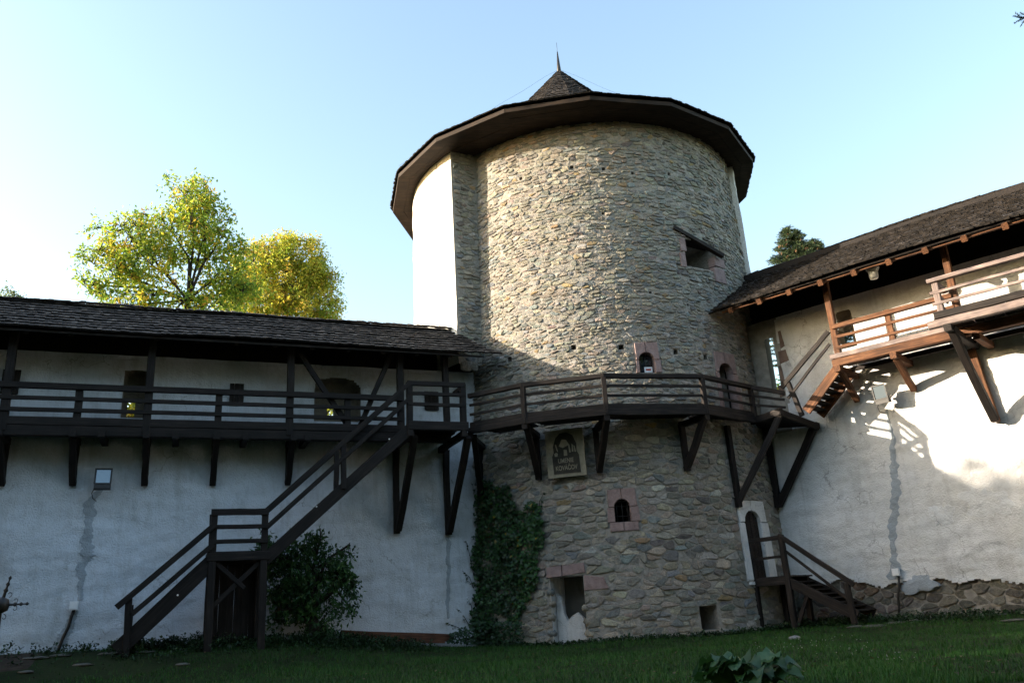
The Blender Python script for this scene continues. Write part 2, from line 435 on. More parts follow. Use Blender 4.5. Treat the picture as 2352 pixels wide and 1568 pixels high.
# ------------------------------------------------------------ tower
TC = V((3.05, 28.3)); WC = V((2.62, 28.43)); AR = 5.6      # stone / plaster axis
def RS(h): return 5.5 + .02 * (11 - h)
def tmap(u, v, d):
    th = u / AR; R = RS(v) + d
    wob = .02 * nz(u, v, 0, .8)
    R += wob
    return V((TC.x + R * math.sin(th), TC.y - R * math.cos(th), v + CZ))
def tuv(x, y):
    h = 5.0
    for _ in range(6):
        R = RS(h); r = ray(x, y); a = r.x ** 2 + r.y ** 2; b = -2 * (r.x * TC.x + r.y * TC.y); c = TC.length_squared - R * R
        q = b * b - 4 * a * c
        k = (-b - math.sqrt(max(q, 0))) / 2 / a; p = r * k; h = p.z
    return AR * math.atan2(p.x - TC.x, -(p.y - TC.y)), h
def trect(x0, y0, x1, y1):
    """pixel box -> (u0, u1, v0, v1) on the stone"""
    ym, xm = (y0 + y1) / 2, (x0 + x1) / 2
    return (tuv(x0, ym)[0], tuv(x1, ym)[0], tuv(xm, y1)[1], tuv(xm, y0)[1])
tower = thing('round_tower', (TC.x, TC.y, 0), 'massive round rubble-stone tower with whitewashed flank and shingled cone roof', 'tower')
W1 = trect(1411, 1145, 1448, 1198); W2 = trect(1467, 809, 1503, 856); DU = trect(1657, 836, 1688, 962)
BIG = trect(1574, 556, 1640, 616); DB = trect(1268, 1322, 1346, 1500); DB = (DB[0], DB[1], -1.2, DB[3])
SQ = trect(1609, 1390, 1650, 1446)
DC = trect(1716, 1172, 1752, 1334)
holes = [(1196, 410), (1313, 384), (1386, 388), (1453, 398), (1537, 400), (1317, 797), (1427, 797), (1170, 825), (1552, 808), (1620, 820), (1625, 473), (1494, 671), (1385, 490), (1580, 700)]
HO = []
for i, (x, y) in enumerate(holes):
    u, v = tuv(x, y); k = .075 if y > 750 else .055
    if i >= 10: k = .04
    HO.append((u - k, u + k, v - k, v + k))
OPEN = [(W1, .75), (W2, .6), (DU, .7), (BIG, 1.1), (DB, 1.0), (SQ, 1.1), (DC, .55)] + [(h, .5) for h in HO]
def tdepth(u, v):
    for (a, d) in OPEN:
        if a[0] < u < a[1] and a[2] < v < a[3]: return d
    return -.002 + .014 * nz(u, v, 7, 3.2) + .016 * nz(u, v, 2, 8)
UL, UR_ = AR * math.radians(-47), AR * math.radians(86)
us = lines(UL, UR_, .085, [e for a, _ in OPEN for e in a[:2]]); vs_ = lines(-1.3, 14.62, .085, [e for a, _ in OPEN for e in a[2:]])
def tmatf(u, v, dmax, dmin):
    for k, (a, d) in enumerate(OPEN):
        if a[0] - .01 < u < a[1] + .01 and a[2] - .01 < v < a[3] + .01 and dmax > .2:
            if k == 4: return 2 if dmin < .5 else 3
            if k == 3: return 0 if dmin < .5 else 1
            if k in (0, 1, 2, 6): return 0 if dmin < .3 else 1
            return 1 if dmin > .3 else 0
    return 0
relief('wall', tower, us, vs_, tmap, tdepth, None, 9, skip=lambda u, v: v < 7.4 and u > AR * math.radians(60), mats=[S_mortar, S_dark, P_white, S_grey], matf=tmatf)
def grow(a, l, r=None, b=None, t=None):
    r = l if r is None else r; b = l if b is None else b; t = l if t is None else t
    return (a[0] - l, a[1] + r, a[2] - b, a[3] + t)
# pink and white surrounds keep the rubble out
SUR1 = trect(1394, 1121, 1468, 1219); SUR2 = trect(1458, 786, 1516, 858); SURU = trect(1648, 812, 1697, 966); SURC = trect(1702, 1150, 1768, 1342)
LINT = trect(1255, 1298, 1345, 1322); LINT2 = trect(1341, 1318, 1398, 1354)
keepout = [SUR1, SUR2, SURU, SURC, LINT, LINT2, DB, SQ, BIG] + [grow(h, .015) for h in HO]
cells = rubble_cells(UL, UR_, -1.25, 14.6, big=lambda u, v: 1.2 if v < 4.5 else (.84 if v < 11 else .92), seed=3, asp=2.1)
lay_stones(cells, tmap, tower, keepout, 300, 11, keep=lambda u, v: v > 7.4 or u < AR * math.radians(60))
NT = lambda u: V((math.sin(u / AR), -math.cos(u / AR), 0))
def tblock(name, pts, mat, proud=.05, back=.3, parent=None):
    """pts (u, v) polygon -> slab following the tower"""
    f = [tmap(u, v, proud) for u, v in pts]; um = sum(p[0] for p in pts) / len(pts)
    return prism(name, parent or tower, f, -NT(um) * (proud + back), mat, .05)
def arch_surround(parent, O, S, mat, spring=.5, proud=.05, back=.2, split=True, names='surround_block'):
    """blocks round an arched opening O inside the outer box S (u0,u1,v0,v1)"""
    r_ = (O[1] - O[0]) / 2; uc = (O[0] + O[1]) / 2; vt = O[3]; vsg = vt - r_
    n = 8; arc = [(uc + r_ * math.cos(math.pi * i / n), vsg + r_ * 1.0 * math.sin(math.pi * i / n)) for i in range(n + 1)]
    top_l = [arc[i] for i in range(n // 2, n + 1)]; top_r = [arc[i] for i in range(0, n // 2 + 1)]
    g = .006; xs_ = S[0] + (O[0] - S[0]) * .25; xe = S[1] - (S[1] - O[1]) * .25
    tblock(names, [(xs_, vsg + g), (O[0], vsg + g)] + top_l[::-1][1:] + [(uc - g, S[3]), (xs_, S[3] - .02)], mat, proud, back, parent)
    tblock(names, top_r + [(uc + g, S[3]), (xe, S[3] - .01), (xe + .02, vsg + g)], mat, proud, back, parent)
    tblock(names, [(S[0], max(S[2], O[2])), (O[0], max(S[2], O[2])), (O[0], vsg - g), (S[0] + .02, vsg - g)], mat, proud, back, parent)
    tblock(names, [(O[1], max(S[2], O[2])), (S[1], max(S[2], O[2])), (S[1] - .015, vsg - g), (O[1], vsg - g)], mat, proud, back, parent)
    if O[2] > S[2] + .05:
        tblock(names, [(xs_, S[2]), (uc - g, S[2]), (uc - g, O[2] - g), (xs_, O[2] - g)], mat, proud, back, parent)
        tblock(names, [(uc + g, S[2]), (xe, S[2]), (xe, O[2] - g), (uc + g, O[2] - g)], mat, proud, back, parent)
def bars(parent, O, nv, nh, d=-.12, r=.011):
    for i in range(nv):
        u = O[0] + (O[1] - O[0]) * (i + .5) / nv
        tube('bar', parent, [tmap(u, O[2], d), tmap(u, O[3], d)], r, K_metal, 5)
    for i in range(nh):
        v = O[2] + (O[3] - O[2]) * (i + .6) / (nh + .3)
        tube('bar', parent, [tmap(O[0], v, d + .01), tmap(O[1], v, d + .01)], r, K_metal, 5)
def part(name, parent, loc): return reg(bpy.data.objects.new(name, None), Matrix.Translation(V(loc)), parent)
def tw_frame(name, O, label):                                  # a small frame mesh that parents the window pieces
    e = .03; us4 = [O[0], O[0] + e, O[1] - e, O[1]]; vs4 = [O[2], O[2] + e, O[3] - e, O[3]]
    pts = [tmap(u, v, -.2) for v in vs4 for u in us4] + [tmap(u, v, -.25) for v in vs4 for u in us4]
    fs = [(j * 4 + i, j * 4 + i + 1, j * 4 + i + 5, j * 4 + i + 4) for j in range(3) for i in range(3) if not (i == 1 and j == 1)]
    fs += [(5, 6, 22, 21), (6, 10, 26, 22), (10, 9, 25, 26), (9, 5, 21, 25)]
    o = mesh(name, pts, fs, W_dark, tower); o['label'] = label; return o
f1 = tw_frame('window', W1, 'small arched barred window in pink stone low on the tower')
arch_surround(f1, W1, SUR1, S_pink); bars(f1, W1, 3, 2)
f2 = tw_frame('window', W2, 'arched barred window with blue-reflecting panes and a notice above the walkway')
arch_surround(f2, W2, SUR2, S_pink); bars(f2, W2, 3, 3)
mesh('pane', [tmap(W2[0], W2[2], -.22), tmap(W2[1], W2[2], -.22), tmap(W2[1], W2[3], -.19), tmap(W2[0], W2[3], -.19)], [(0, 1, 2, 3)], K_glass, f2)
un = (W2[0] + W2[1]) / 2
K_red = simple('red_print', (.35, .04, .03), (.45, .06, .04), 5, .6, 0)
boxc('notice', f2, tmap(un + .06, W2[2] + .12, -.1), ((math.cos(un / AR), math.sin(un / AR), 0), NT(un), (0, 0, 1)), .24, .006, .16, K_white)
boxc('notice_print', f2, tmap(un + .06, W2[2] + .12, -.094), ((math.cos(un / AR), math.sin(un / AR), 0), NT(un), (0, 0, 1)), .15, .006, .05, K_red)
fu = tw_frame('doorway', DU, 'narrow arched doorway in pink stone opening onto the walkway')
arch_surround(fu, DU, SURU, S_pink)
fc = tw_frame('doorway', DC, 'white plastered arched doorway at the corner above the porch')
arch_surround(fc, DC, SURC, P_right, proud=.07, names='surround_block')
uc = (DC[0] + DC[1]) / 2
for k, dd in ((0, -.1), (1, -.2)):     # stepped mouldings inside the right jamb
    tblock('moulding', [(DC[1] - .10 - k * .09, DC[2]), (DC[1], DC[2]), (DC[1], DC[3] - .25), (DC[1] - .10 - k * .09, DC[3] - .25)], P_right, dd, .25, fc)
for k in range(4):                     # door leaf boards
    a = DC[0] + (DC[1] - DC[0]) * k / 4; b = DC[0] + (DC[1] - DC[0]) * (k + 1) / 4 - .008
    tblock('board', [(a, DC[2]), (b, DC[2]), (b, DC[3]), (a, DC[3])], W_mid, -.4, .04, fc)
# ground-floor doorway: pink lintel in two blocks, broken jamb lumps
tblock('lintel_block', [(LINT[0], LINT[2] - .02), (LINT[0] + .45, LINT[2] + .0), (LINT[0] + .45, LINT[3] + .02), (LINT[0] + .03, LINT[3] - .02)], S_pink, .06)
tblock('lintel_block', [(LINT[0] + .46, LINT[2]), (LINT[1], LINT[2] + .06), (LINT[1] - .03, LINT[3] + .05), (LINT[0] + .46, LINT[3] + .02)], S_pink, .05)
tblock('lintel_block', [(LINT2[0], LINT2[2]), (LINT2[1], LINT2[2] + .02), (LINT2[1] - .12, LINT2[3] - .08), (LINT2[0] + .02, LINT2[3])], S_pink, .05)
def lump(name, parent, c, sx, sy, sz, mat, seed, amp=.25):
    r = random.Random(seed); vs, fs = [], []; nu, nv = 10, 6; o = V((r.random() * 50, r.random() * 50, 0))
    for j in range(nv + 1):
        for i in range(nu):
            a = 2 * math.pi * i / nu; b = math.pi * j / nv
            d = V((math.cos(a) * math.sin(b), math.sin(a) * math.sin(b), math.cos(b)))
            k = 1 + amp * noise.noise(d * 1.7 + o)
            vs.append(V(c) + V((d.x * sx, d.y * sy, d.z * sz)) * k)
    for j in range(nv):
        for i in range(nu): fs.append((j * nu + i, (j + 1) * nu + i, (j + 1) * nu + (i + 1) % nu, j * nu + (i + 1) % nu))
    return mesh(name, vs, fs, mat, parent, smooth=True, cols=[r.choice(PALL)] * len(vs) if mat is S_stone else None, base=None if parent else c)
for k, (du, v, s) in enumerate([(.05, -.75, .17), (.03, -.45, .14), (-.02, -.1, .12), (.06, -1.0, .2)]):
    lump('jamb_stone', tower, tmap(DB[1] + du, v, -.14), s, .22, s * .8, S_stone, 50 + k)
for k, (du, v, s) in enumerate([(-.06, .35, .13), (-.03, .05, .12), (-.08, -.3, .14), (-.1, -.7, .15), (-.12, -1.0, .17)]):
    lump('jamb_stone', tower, tmap(DB[0] + du, v, -.12), s, .2, s * .8, S_stone, 70 + k)
un0 = DB[1] - DB[0]
tblock('whitewashed_infill', [(DB[0] + .01, -1.25), (DB[1] - .04, -1.25), (DB[1] - .08, -.7), (DB[0] + .85 * un0, -.34), (DB[0] + .68 * un0, -.2), (DB[0] + .5 * un0, -.28), (DB[0] + .34 * un0, -.4), (DB[0] + .24 * un0, -.2), (DB[0] + .18 * un0, .2), (DB[0] + .01, .32)], P_white, -.45, .3)
# big opening: beams and quoins
beam('lintel_beam', tower, pl(1546, 523, V((0, 1)), tmap((BIG[0] + BIG[1]) / 2, 9, .1).y - .35), pl(1660, 588, V((0, 1)), tmap(BIG[1] + .15, 9, .1).y - .05), .16, .13, W_mid, seg=3)
beam('lintel_beam', tower, tmap(BIG[0] - .05, BIG[3] + .02, -.18), tmap(BIG[1] + .1, BIG[3] + .02, -.18), .3, .14, W_dark, seg=3)
for (x0, y0, x1, y1) in ((1560, 547, 1573, 578), (1561, 580, 1574, 614), (1639, 594, 1662, 614), (1640, 617, 1664, 650)):
    a = trect(x0, y0, x1, y1); tblock('quoin', [(a[0], a[2]), (a[1], a[2] + .01), (a[1] - .01, a[3]), (a[0] + .02, a[3] - .02)], S_pink, .05, .2)
# whitewashed outer body of the tower
A_ = V((-1.66, 24.05)); B_ = V((-.90, 24.46))
def RWp(h): return 6.12 + .012 * (11 - h)
thA = math.atan2(A_.x - WC.x, -(A_.y - WC.y))
def wmap(th, v, d):
    R = RWp(v) + d; p = V((WC.x + R * math.sin(th), WC.y - R * math.cos(th), v + CZ))
    k = plaster_relief(p, .035); return p + V((math.sin(th), -math.cos(th), 0)) * k
ths = [thA - (math.radians(247)) * i / 130 for i in range(131)]
relief('plaster_wall', tower, ths[::-1], lines(7.2, 14.62, .15, []), wmap, lambda u, v: 0, P_tower, 9)
relief('lower_plaster_wall', tower, [t for t in ths if thA - math.radians(222) < t < thA - math.radians(20)][::-1], lines(-4, 7.2, .6, []), wmap, lambda u, v: 0, P_tower, 9)
te_ = ths[-1]; hs_ = [7.2 + i * .62 for i in range(13)]; cl = []
for h_ in hs_:
    a_ = wmap(te_, min(h_, 14.62), 0); d_ = V((a_.x - TC.x, a_.y - TC.y)); d_.normalize(); cl += [a_, V((TC.x + d_.x * (RS(h_) - .12), TC.y + d_.y * (RS(h_) - .12), a_.z))]
mesh('plaster_edge', cl, [(2 * i, 2 * i + 1, 2 * i + 3, 2 * i + 2) for i in range(12)], P_tower, tower)
FE = (B_ - A_).length; fd = (B_ - A_).normalized(); fn = V((fd.y, -fd.x))
def fmap(u, v, d):
    k = .012 * (11 - v); p = A_ + fd * u + fn * (d + k * .3); return V((p.x + .0, p.y, v + CZ))
relief('buttress_wall', tower, lines(-.01, FE + .15, .1, []), lines(7.2, 14.62, .15, []), fmap, lambda u, v: .01 * nz(u, v, 4, 9), S_mortar, 9)
lay_stones(rubble_cells(0, FE + .1, 7.2, 14.6, seed=8, row=.14, wid=.24), fmap, tower, [(-2, .035, 0, 20), (FE, 5, 0, 20)], 0, 5, name='stone')
tube('lightning_cable', tower, [wmap(ths[4], 14.5, .06), wmap(ths[4], 10.0, .06), wmap(ths[4], 7.3, .06)], .009, K_metal, 4)
tube('lightning_cable', tower, [wmap(ths[4], 10.1, .07), wmap(ths[4], 10.1, .07) + V((.3, .05, 0))], .012, K_metal, 4)

# tower roof
EC = V((2.58, 28.35)); RE, HE = 6.80, 14.6; NS = 16; APH = 20.6
PROF = [(6.86, 14.77), (3.0, 17.05), (0.02, 20.6)]
rot = math.radians(2.0)
def ept(i, r, h, f=0):
    a = rot + 2 * math.pi * i / NS; b = rot + 2 * math.pi * (i + 1) / NS
    p = V((EC.x + r * math.sin(a), EC.y - r * math.cos(a), h + CZ)); q = V((EC.x + r * math.sin(b), EC.y - r * math.cos(b), h + CZ))
    return p.lerp(q, f)
roof = thing('x', (0, 0, 0), 'x', 'x'); bpy.data.objects.remove(roof)
apex = V((EC.x, EC.y, APH + CZ))
rv = [ept(i, RE + .02, HE + .14) for i in range(NS)] + [ept(i, 3.0, 17.03) for i in range(NS)] + [apex]
roof = mesh('roof', rv, [(i, (i + 1) % NS, NS + (i + 1) % NS, NS + i) for i in range(NS)] + [(NS + i, NS + (i + 1) % NS, 2 * NS) for i in range(NS)], W_dark, tower)
for i in range(NS):       # level soffit of three board rings, fascia, per facet
    for k in range(4):
        ra, rb = RE - .02 - k * .38, RE - .39 - k * .38
        a = [ept(i, ra, HE), ept(i, ra, HE, 1), ept(i, rb, HE, 1), ept(i, rb, HE)]
        a[0] = a[0].lerp(a[1], .001)
        up = V((0, 0, .025)); dz = V((0, 0, rnd.uniform(0, .012)))
        vs2 = [p + dz for p in a] + [p + up + dz for p in a]
        mesh('soffit_board', vs2, [(0, 1, 2, 3), (4, 7, 6, 5), (0, 4, 5, 1), (1, 5, 6, 2), (2, 6, 7, 3), (3, 7, 4, 0)], W_board, roof)
    beam('fascia', roof, ept(i, RE, HE + .05), ept(i, RE, HE + .05, 1), .04, .14, W_board, seg=2, jit=.002)
# shingles on the cone: jagged courses
def shingle_stuff(course_pts, parent, name):
    pass
vsS, fsS, csS = [], [], []; r3 = random.Random(5)
def add_shingle(c, X, Y, Z, wd, ln, th, vsx, fsx, csx, col):
    b = len(vsx)
    for k, z in ((0, 0), (1, th)):
        for (i, j) in ((-.5, 0), (.5, 0), (.46, 1), (-.46, 1)):
            vsx.append(c + X * wd * i + Y * ln * j + Z * (z * (1 if j == 0 else .35)))
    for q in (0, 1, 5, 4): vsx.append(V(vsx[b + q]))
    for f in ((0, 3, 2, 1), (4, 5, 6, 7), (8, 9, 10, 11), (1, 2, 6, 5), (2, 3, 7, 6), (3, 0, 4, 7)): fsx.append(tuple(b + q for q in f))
    csx += [col] * 8 + [(col[0] * .22, col[1] * .2, col[2] * .18)] * 4  # butt faces coloured darker: rotted end grain, with shade under the course painted in
for (ra0, h0), (ra1, h1), nc in ((PROF[0], PROF[1], 24), (PROF[1], PROF[2], 26)):
    slope = math.atan2(h1 - h0, ra0 - ra1)
    for k in range(nc):
        for i in range(NS):
            am = rot + 2 * math.pi * (i + .5) / NS; dirv = V((math.sin(am), -math.cos(am), 0))
            if dirv.y > .45: continue
            f0 = k / nc; ra = ra0 + (ra1 - ra0) * f0; hb = h0 + (h1 - h0) * f0
            a = ept(i, ra, hb); b_ = ept(i, ra, hb, 1); Lw = (b_ - a).length; n = max(1, int(Lw / .14))
            X = (b_ - a).normalized(); Zn = (dirv * math.sin(slope) + V((0, 0, math.cos(slope)))).normalized(); Y = Zn.cross(X).normalized()
            if Y.z < 0: Y = -Y
            for j in range(n):
                c = a.lerp(b_, (j + .5) / n) - Y * r3.uniform(0, .06) + Zn * .03; g = r3.uniform(.5, 1.4)
                yy = (Y - Zn * .07).normalized()
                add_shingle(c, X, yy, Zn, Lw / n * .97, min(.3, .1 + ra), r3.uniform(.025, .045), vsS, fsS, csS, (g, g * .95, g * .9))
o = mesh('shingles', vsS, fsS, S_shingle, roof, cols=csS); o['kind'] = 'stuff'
tube('spire', roof, [apex - V((0, 0, .35)), apex + V((0, 0, .25)), apex + V((0, 0, .95))], .12, K_metal, 8, taper=.02)
sp = tube('lightning_rod', roof, [apex + V((0, 0, .9)), apex + V((0, 0, 1.4))], .008, K_metal, 5)
for sgn, i in ((1, 13), (1, 3)):
    a = ept(i, RE, HE + .3); tube('lightning_cable', roof, [apex + V((0, 0, .1))] + [apex.lerp(a, t) + V((0, 0, .14 + .02 * math.sin(t * 20))) for t in (.1, .25, .4, .55, .7, .85, 1)], .0035, K_metal, 4)

# ------------------------------------------------------------ shingled gallery roofs
SHM = []
def shingle_proto():
    for k in range(6):
        wd = (.085, .10, .115, .13, .095, .11)[k]; vs, fs, cs = [], [], []
        g = (.9, 1.1, 1.4, 1.8, 1.0, 2.4)[k]
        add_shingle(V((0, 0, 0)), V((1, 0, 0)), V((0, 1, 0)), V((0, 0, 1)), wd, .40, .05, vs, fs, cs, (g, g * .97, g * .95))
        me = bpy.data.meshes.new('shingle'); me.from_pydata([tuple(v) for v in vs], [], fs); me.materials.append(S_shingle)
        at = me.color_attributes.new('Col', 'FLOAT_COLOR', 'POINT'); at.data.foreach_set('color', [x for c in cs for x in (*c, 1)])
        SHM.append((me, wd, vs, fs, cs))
shingle_proto()
def gable_side(roofobj, F, s0, s1, qe, he, qr, hr, ok, nsingle, seed, expo=.215, top=.14, sag=0):
    r = random.Random(seed); Sdir = (F(1, 0, 0) - F(0, 0, 0)).normalized()
    Ydir = (F(0, qr, hr) - F(0, qe, he)); LY = Ydir.length; Ydir.normalize(); Zd = Sdir.cross(Ydir).normalized()
    if Zd.z < 0: Zd = -Zd
    items = []; nc_ = int((LY + top) / expo)
    for k in range(nc_ + 1):
        s = s0 + r.random() * .1
        while s < s1:
            m = r.choice((0, 0, 1, 1, 2, 2, 3, 4, 4, 5)); wd = SHM[m][1]
            t = min(k * expo, LY - .22 + top) ; q = qe + (qr - qe) * t / LY; h = he + (hr - he) * t / LY
            wv = .02 * nz(s, k, 0, .5) + sag * nz(s, 0, 0, .25)
            c = F(s + wd / 2, q, h) - Ydir * r.uniform(-.01, .045) + Zd * (.034 + wv + r.uniform(0, .012))
            if ok(c + Ydir * .1):
                X = (Sdir + Zd * r.uniform(-.03, .03) + Ydir * r.uniform(-.035, .035)).normalized()
                Y = (Ydir - Zd * r.uniform(.05, .11)).normalized(); Z = X.cross(Y).normalized(); Y = Z.cross(X)
                if Z.z < 0: Z = -Z
                items.append((c, X, Y, Z, m))
            s += wd * 1.02
    cp = V((0, 0, CZ))
    def inframe(c):
        v = c - cp; z = v.dot(fwd); return z > 0 and abs(v.dot(RX) / z * FP) < 1176 and abs(v.dot(UY) / z * FP) < 784
    items.sort(key=lambda it: (0 if inframe(it[0]) else 1, (it[0] - cp).length))
    vs, fs, cs = [], [], []
    for i, (c, X, Y, Z, m) in enumerate(items):
        if i < nsingle:
            Mw = Matrix.Identity(4)
            for j in range(3): Mw[j][0] = X[j]; Mw[j][1] = Y[j]; Mw[j][2] = Z[j]
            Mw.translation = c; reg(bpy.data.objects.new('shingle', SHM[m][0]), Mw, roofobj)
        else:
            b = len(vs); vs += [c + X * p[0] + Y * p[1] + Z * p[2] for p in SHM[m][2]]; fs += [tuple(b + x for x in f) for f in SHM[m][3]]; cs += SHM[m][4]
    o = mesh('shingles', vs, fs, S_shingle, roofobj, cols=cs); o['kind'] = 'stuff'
def slab(name, parent, a, b, c, d, th, mat):
    """quad a b c d (world), thickened downwards"""
    P = [V(a), V(b), V(c), V(d)]; n = (P[1] - P[0]).cross(P[3] - P[0]).normalized()
    if n.z > 0: n = -n
    vs = P + [p + n * th for p in P]
    return mesh(name, vs, [(0, 1, 2, 3), (4, 7, 6, 5), (0, 4, 5, 1), (1, 5, 6, 2), (2, 6, 7, 3), (3, 7, 4, 0)], mat, parent)
def outside_tower(c, m=0.0):
    return (V((c.x, c.y)) - TC).length > RS(8) + m and (V((c.x, c.y)) - WC).length > RWp(8) - .15

# ------------------------------------------------------------ left curtain wall
lwall = thing('curtain_wall', LW(-8, 23.4, -.5), 'long whitewashed curtain wall left of the tower below the covered gallery', 'wall')
QL, TL = 23.4, 1.2
def lr(x0, y0, x1, y1, q=QL):
    a = lx(x0, y0, q); b = lx(x1, y1, q); c = lx(x0, y1, q); d = lx(x1, y0, q)
    return ((a[0] + c[0]) / 2, (b[0] + d[0]) / 2, (b[1] + c[1]) / 2, (a[1] + d[1]) / 2)
nich = [lr(282, 850, 336, 960), lr(722, 868, 828, 962)]
slit = [lr(292, 916, 310, 957, QL + .42), lr(751, 933, 765, 962, QL + .42)]
slitb = [(a[0] - .25, a[1] + .25, a[2] + .02, a[3] + .5) for a in slit]
def reveals(par, F, q0, a, q1, b, mat):
    A4 = [(a[0], a[2]), (a[1], a[2]), (a[1], a[3]), (a[0], a[3])]; B4 = [(b[0], b[2]), (b[1], b[2]), (b[1], b[3]), (b[0], b[3])]
    for i in range(4):
        j = (i + 1) % 4; mesh('reveal', [F(A4[i][0], q0, A4[i][1]), F(A4[j][0], q0, A4[j][1]), F(B4[j][0], q1, B4[j][1]), F(B4[i][0], q1, B4[i][1])], [(0, 1, 2, 3)], mat, par)
def lmap(s, h, d):
    p = LW(s, QL - d, h); k = plaster_relief(p, .04) if d > -.15 else 0
    bat = .02 * max(0, 4.6 - h)
    return p + V((-NL.x, -NL.y, 0)) * (k + bat)
def ldepth(s, h):
    for a in slit:
        if a[0] < s < a[1] and a[2] < h < a[3]: return .42
    for a in nich:
        if a[0] < s < a[1] and a[2] < h:
            uc_ = (a[0] + a[1]) / 2; hw = (a[1] - a[0]) / 2; x = (s - uc_) / hw
            tp = a[3] - hw * .7 * (1 - math.sqrt(max(0, 1 - x * x)))
            if h < tp: return .42
    return 0
def topL(s): return 7.02 + .06 * nz(s, 0, 0, 1.3) + .03 * nz(s, 3, 0, 5)
ss = lines(-45, -14, 1.0, [])[:-1] + lines(-14, 9.2, .075, [e for a in nich + slit for e in a[:2]])
hh = lines(-1.6, 7.1, .07, [e for a in nich + slit for e in a[2:]])
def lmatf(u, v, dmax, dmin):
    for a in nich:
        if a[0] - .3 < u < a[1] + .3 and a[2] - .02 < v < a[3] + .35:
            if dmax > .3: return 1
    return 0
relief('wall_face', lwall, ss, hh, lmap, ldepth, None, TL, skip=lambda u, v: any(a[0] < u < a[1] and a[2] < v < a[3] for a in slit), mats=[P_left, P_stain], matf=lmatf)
def box_hollow(par, F, s0, s1, qb, h0, h1, slits_, mat):
    us_ = lines(s0, s1, 3, [e for a in slits_ for e in a[:2]]); vs3 = lines(h0, h1, 3, [e for a in slits_ for e in a[2:]])
    relief('wall_back', par, us_, vs3, lambda u, v, d: F(u, qb, v), lambda u, v: 9 if any(a[0] < u < a[1] and a[2] < v < a[3] for a in slits_) else 0, mat, 5)
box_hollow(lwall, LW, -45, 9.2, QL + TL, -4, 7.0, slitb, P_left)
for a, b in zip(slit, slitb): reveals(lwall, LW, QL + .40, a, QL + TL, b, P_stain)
mesh('wall_top', [LW(-45, QL - .02, 6.98), LW(9.2, QL - .02, 6.98), LW(9.2, QL + TL, 6.98), LW(-45, QL + TL, 6.98)], [(0, 1, 2, 3)], P_left, lwall)
mesh('wall_end', [LW(-45, QL, -4), LW(-45, QL + TL, -4), LW(-45, QL + TL, 7), LW(-45, QL, 7)], [(0, 1, 2, 3)], P_left, lwall)
# wooden shutters in three closed loops
for (x0, y0, x1, y1, nm) in ((527, 882, 560, 930, 'p'), (4, 850, 46, 905, 'p'), (974, 900, 1006, 942, 'p')):
    a = lr(x0, y0, x1, y1); n = 3
    for k in range(n):
        s_ = a[0] + (a[1] - a[0]) * (k + .5) / n
        beam('shutter_board', lwall, LW(s_, QL - .05, a[2]), LW(s_, QL - .05, a[3]), (a[1] - a[0]) / n * .95, .05, W_mid, seg=2)
# plaster repair strip below the floodlight down to the socket box, and a second near the tower
def strip(parent, pts, ws, n_, q, mat, name, F, seed, off=.02, bat=True):
    """uneven strip of mortar laid over the wall; pts (coord, h)"""
    r = random.Random(seed); vs, fs = [], []; P = []
    for k in range(len(pts) - 1):
        for i in range(n_ * 2): t = i / n_ / 2; P.append((pts[k][0] + (pts[k + 1][0] - pts[k][0]) * t, pts[k][1] + (pts[k + 1][1] - pts[k][1]) * t, ws[k] + (ws[k + 1] - ws[k]) * t))
    P.append((*pts[-1], ws[-1]))
    for i, (s, h, w_) in enumerate(P):
        o = .5 * w_ * nz(h, seed, 0, 3)
        a = s - w_ * (.5 + .35 * nz(h, seed, 1, 6) + .28 * r.uniform(-.5, .5)) + o; b = s + w_ * (.5 + .35 * nz(h, seed, 5, 6) + .28 * r.uniform(-.5, .5)) + o
        for j, x in enumerate((a - .01, a, (a * 2 + b) / 3, (a + 2 * b) / 3, b, b + .01)):
            e = 0 if j in (0, 5) else off; bb = .02 * max(0, 4.6 - h) if bat else 0
            p0_ = F(x, q, h); kk = plaster_relief(p0_, .04)
            nn = V((-NL.x, -NL.y, 0)) if F is LW else V((-NR.x, -NR.y, 0))
            vs.append(p0_ + nn * (kk + bb + (e * (.5 if j in (1, 4) else 1) + (-.03 if j in (0, 5) else 0))))
    for i in range(len(P) - 1):
        for j in range(5): fs.append((i * 6 + j, i * 6 + j + 1, i * 6 + j + 7, i * 6 + j + 6))
    return mesh(name, vs, fs, mat, parent)
pp = [lx(225, 1125, QL), lx(207, 1165, QL), lx(203, 1210, QL), lx(200, 1268, QL), lx(191, 1290, QL), lx(187, 1340, QL), lx(183, 1378, QL)]
strip(lwall, pp, [.14, .26, .16, .30, .22, .14, .12], 6, QL, P_patch, 'mortar_repair', LW, 3)
pp = [lx(172, 1402, QL), lx(160, 1440, QL), lx(140, 1470, QL), lx(128, 1502, QL)]
strip(lwall, pp, [.14, .22, .26, .30], 6, QL, P_patch, 'mortar_repair', LW, 9)
pp = [lx(1028, 1232, QL), lx(1028, 1300, QL), lx(1027, 1380, QL), lx(1026, 1420, QL)]
strip(lwall, pp, [.12, .11, .1, .06], 6, QL, P_patch, 'mortar_repair', LW, 12, off=.012)
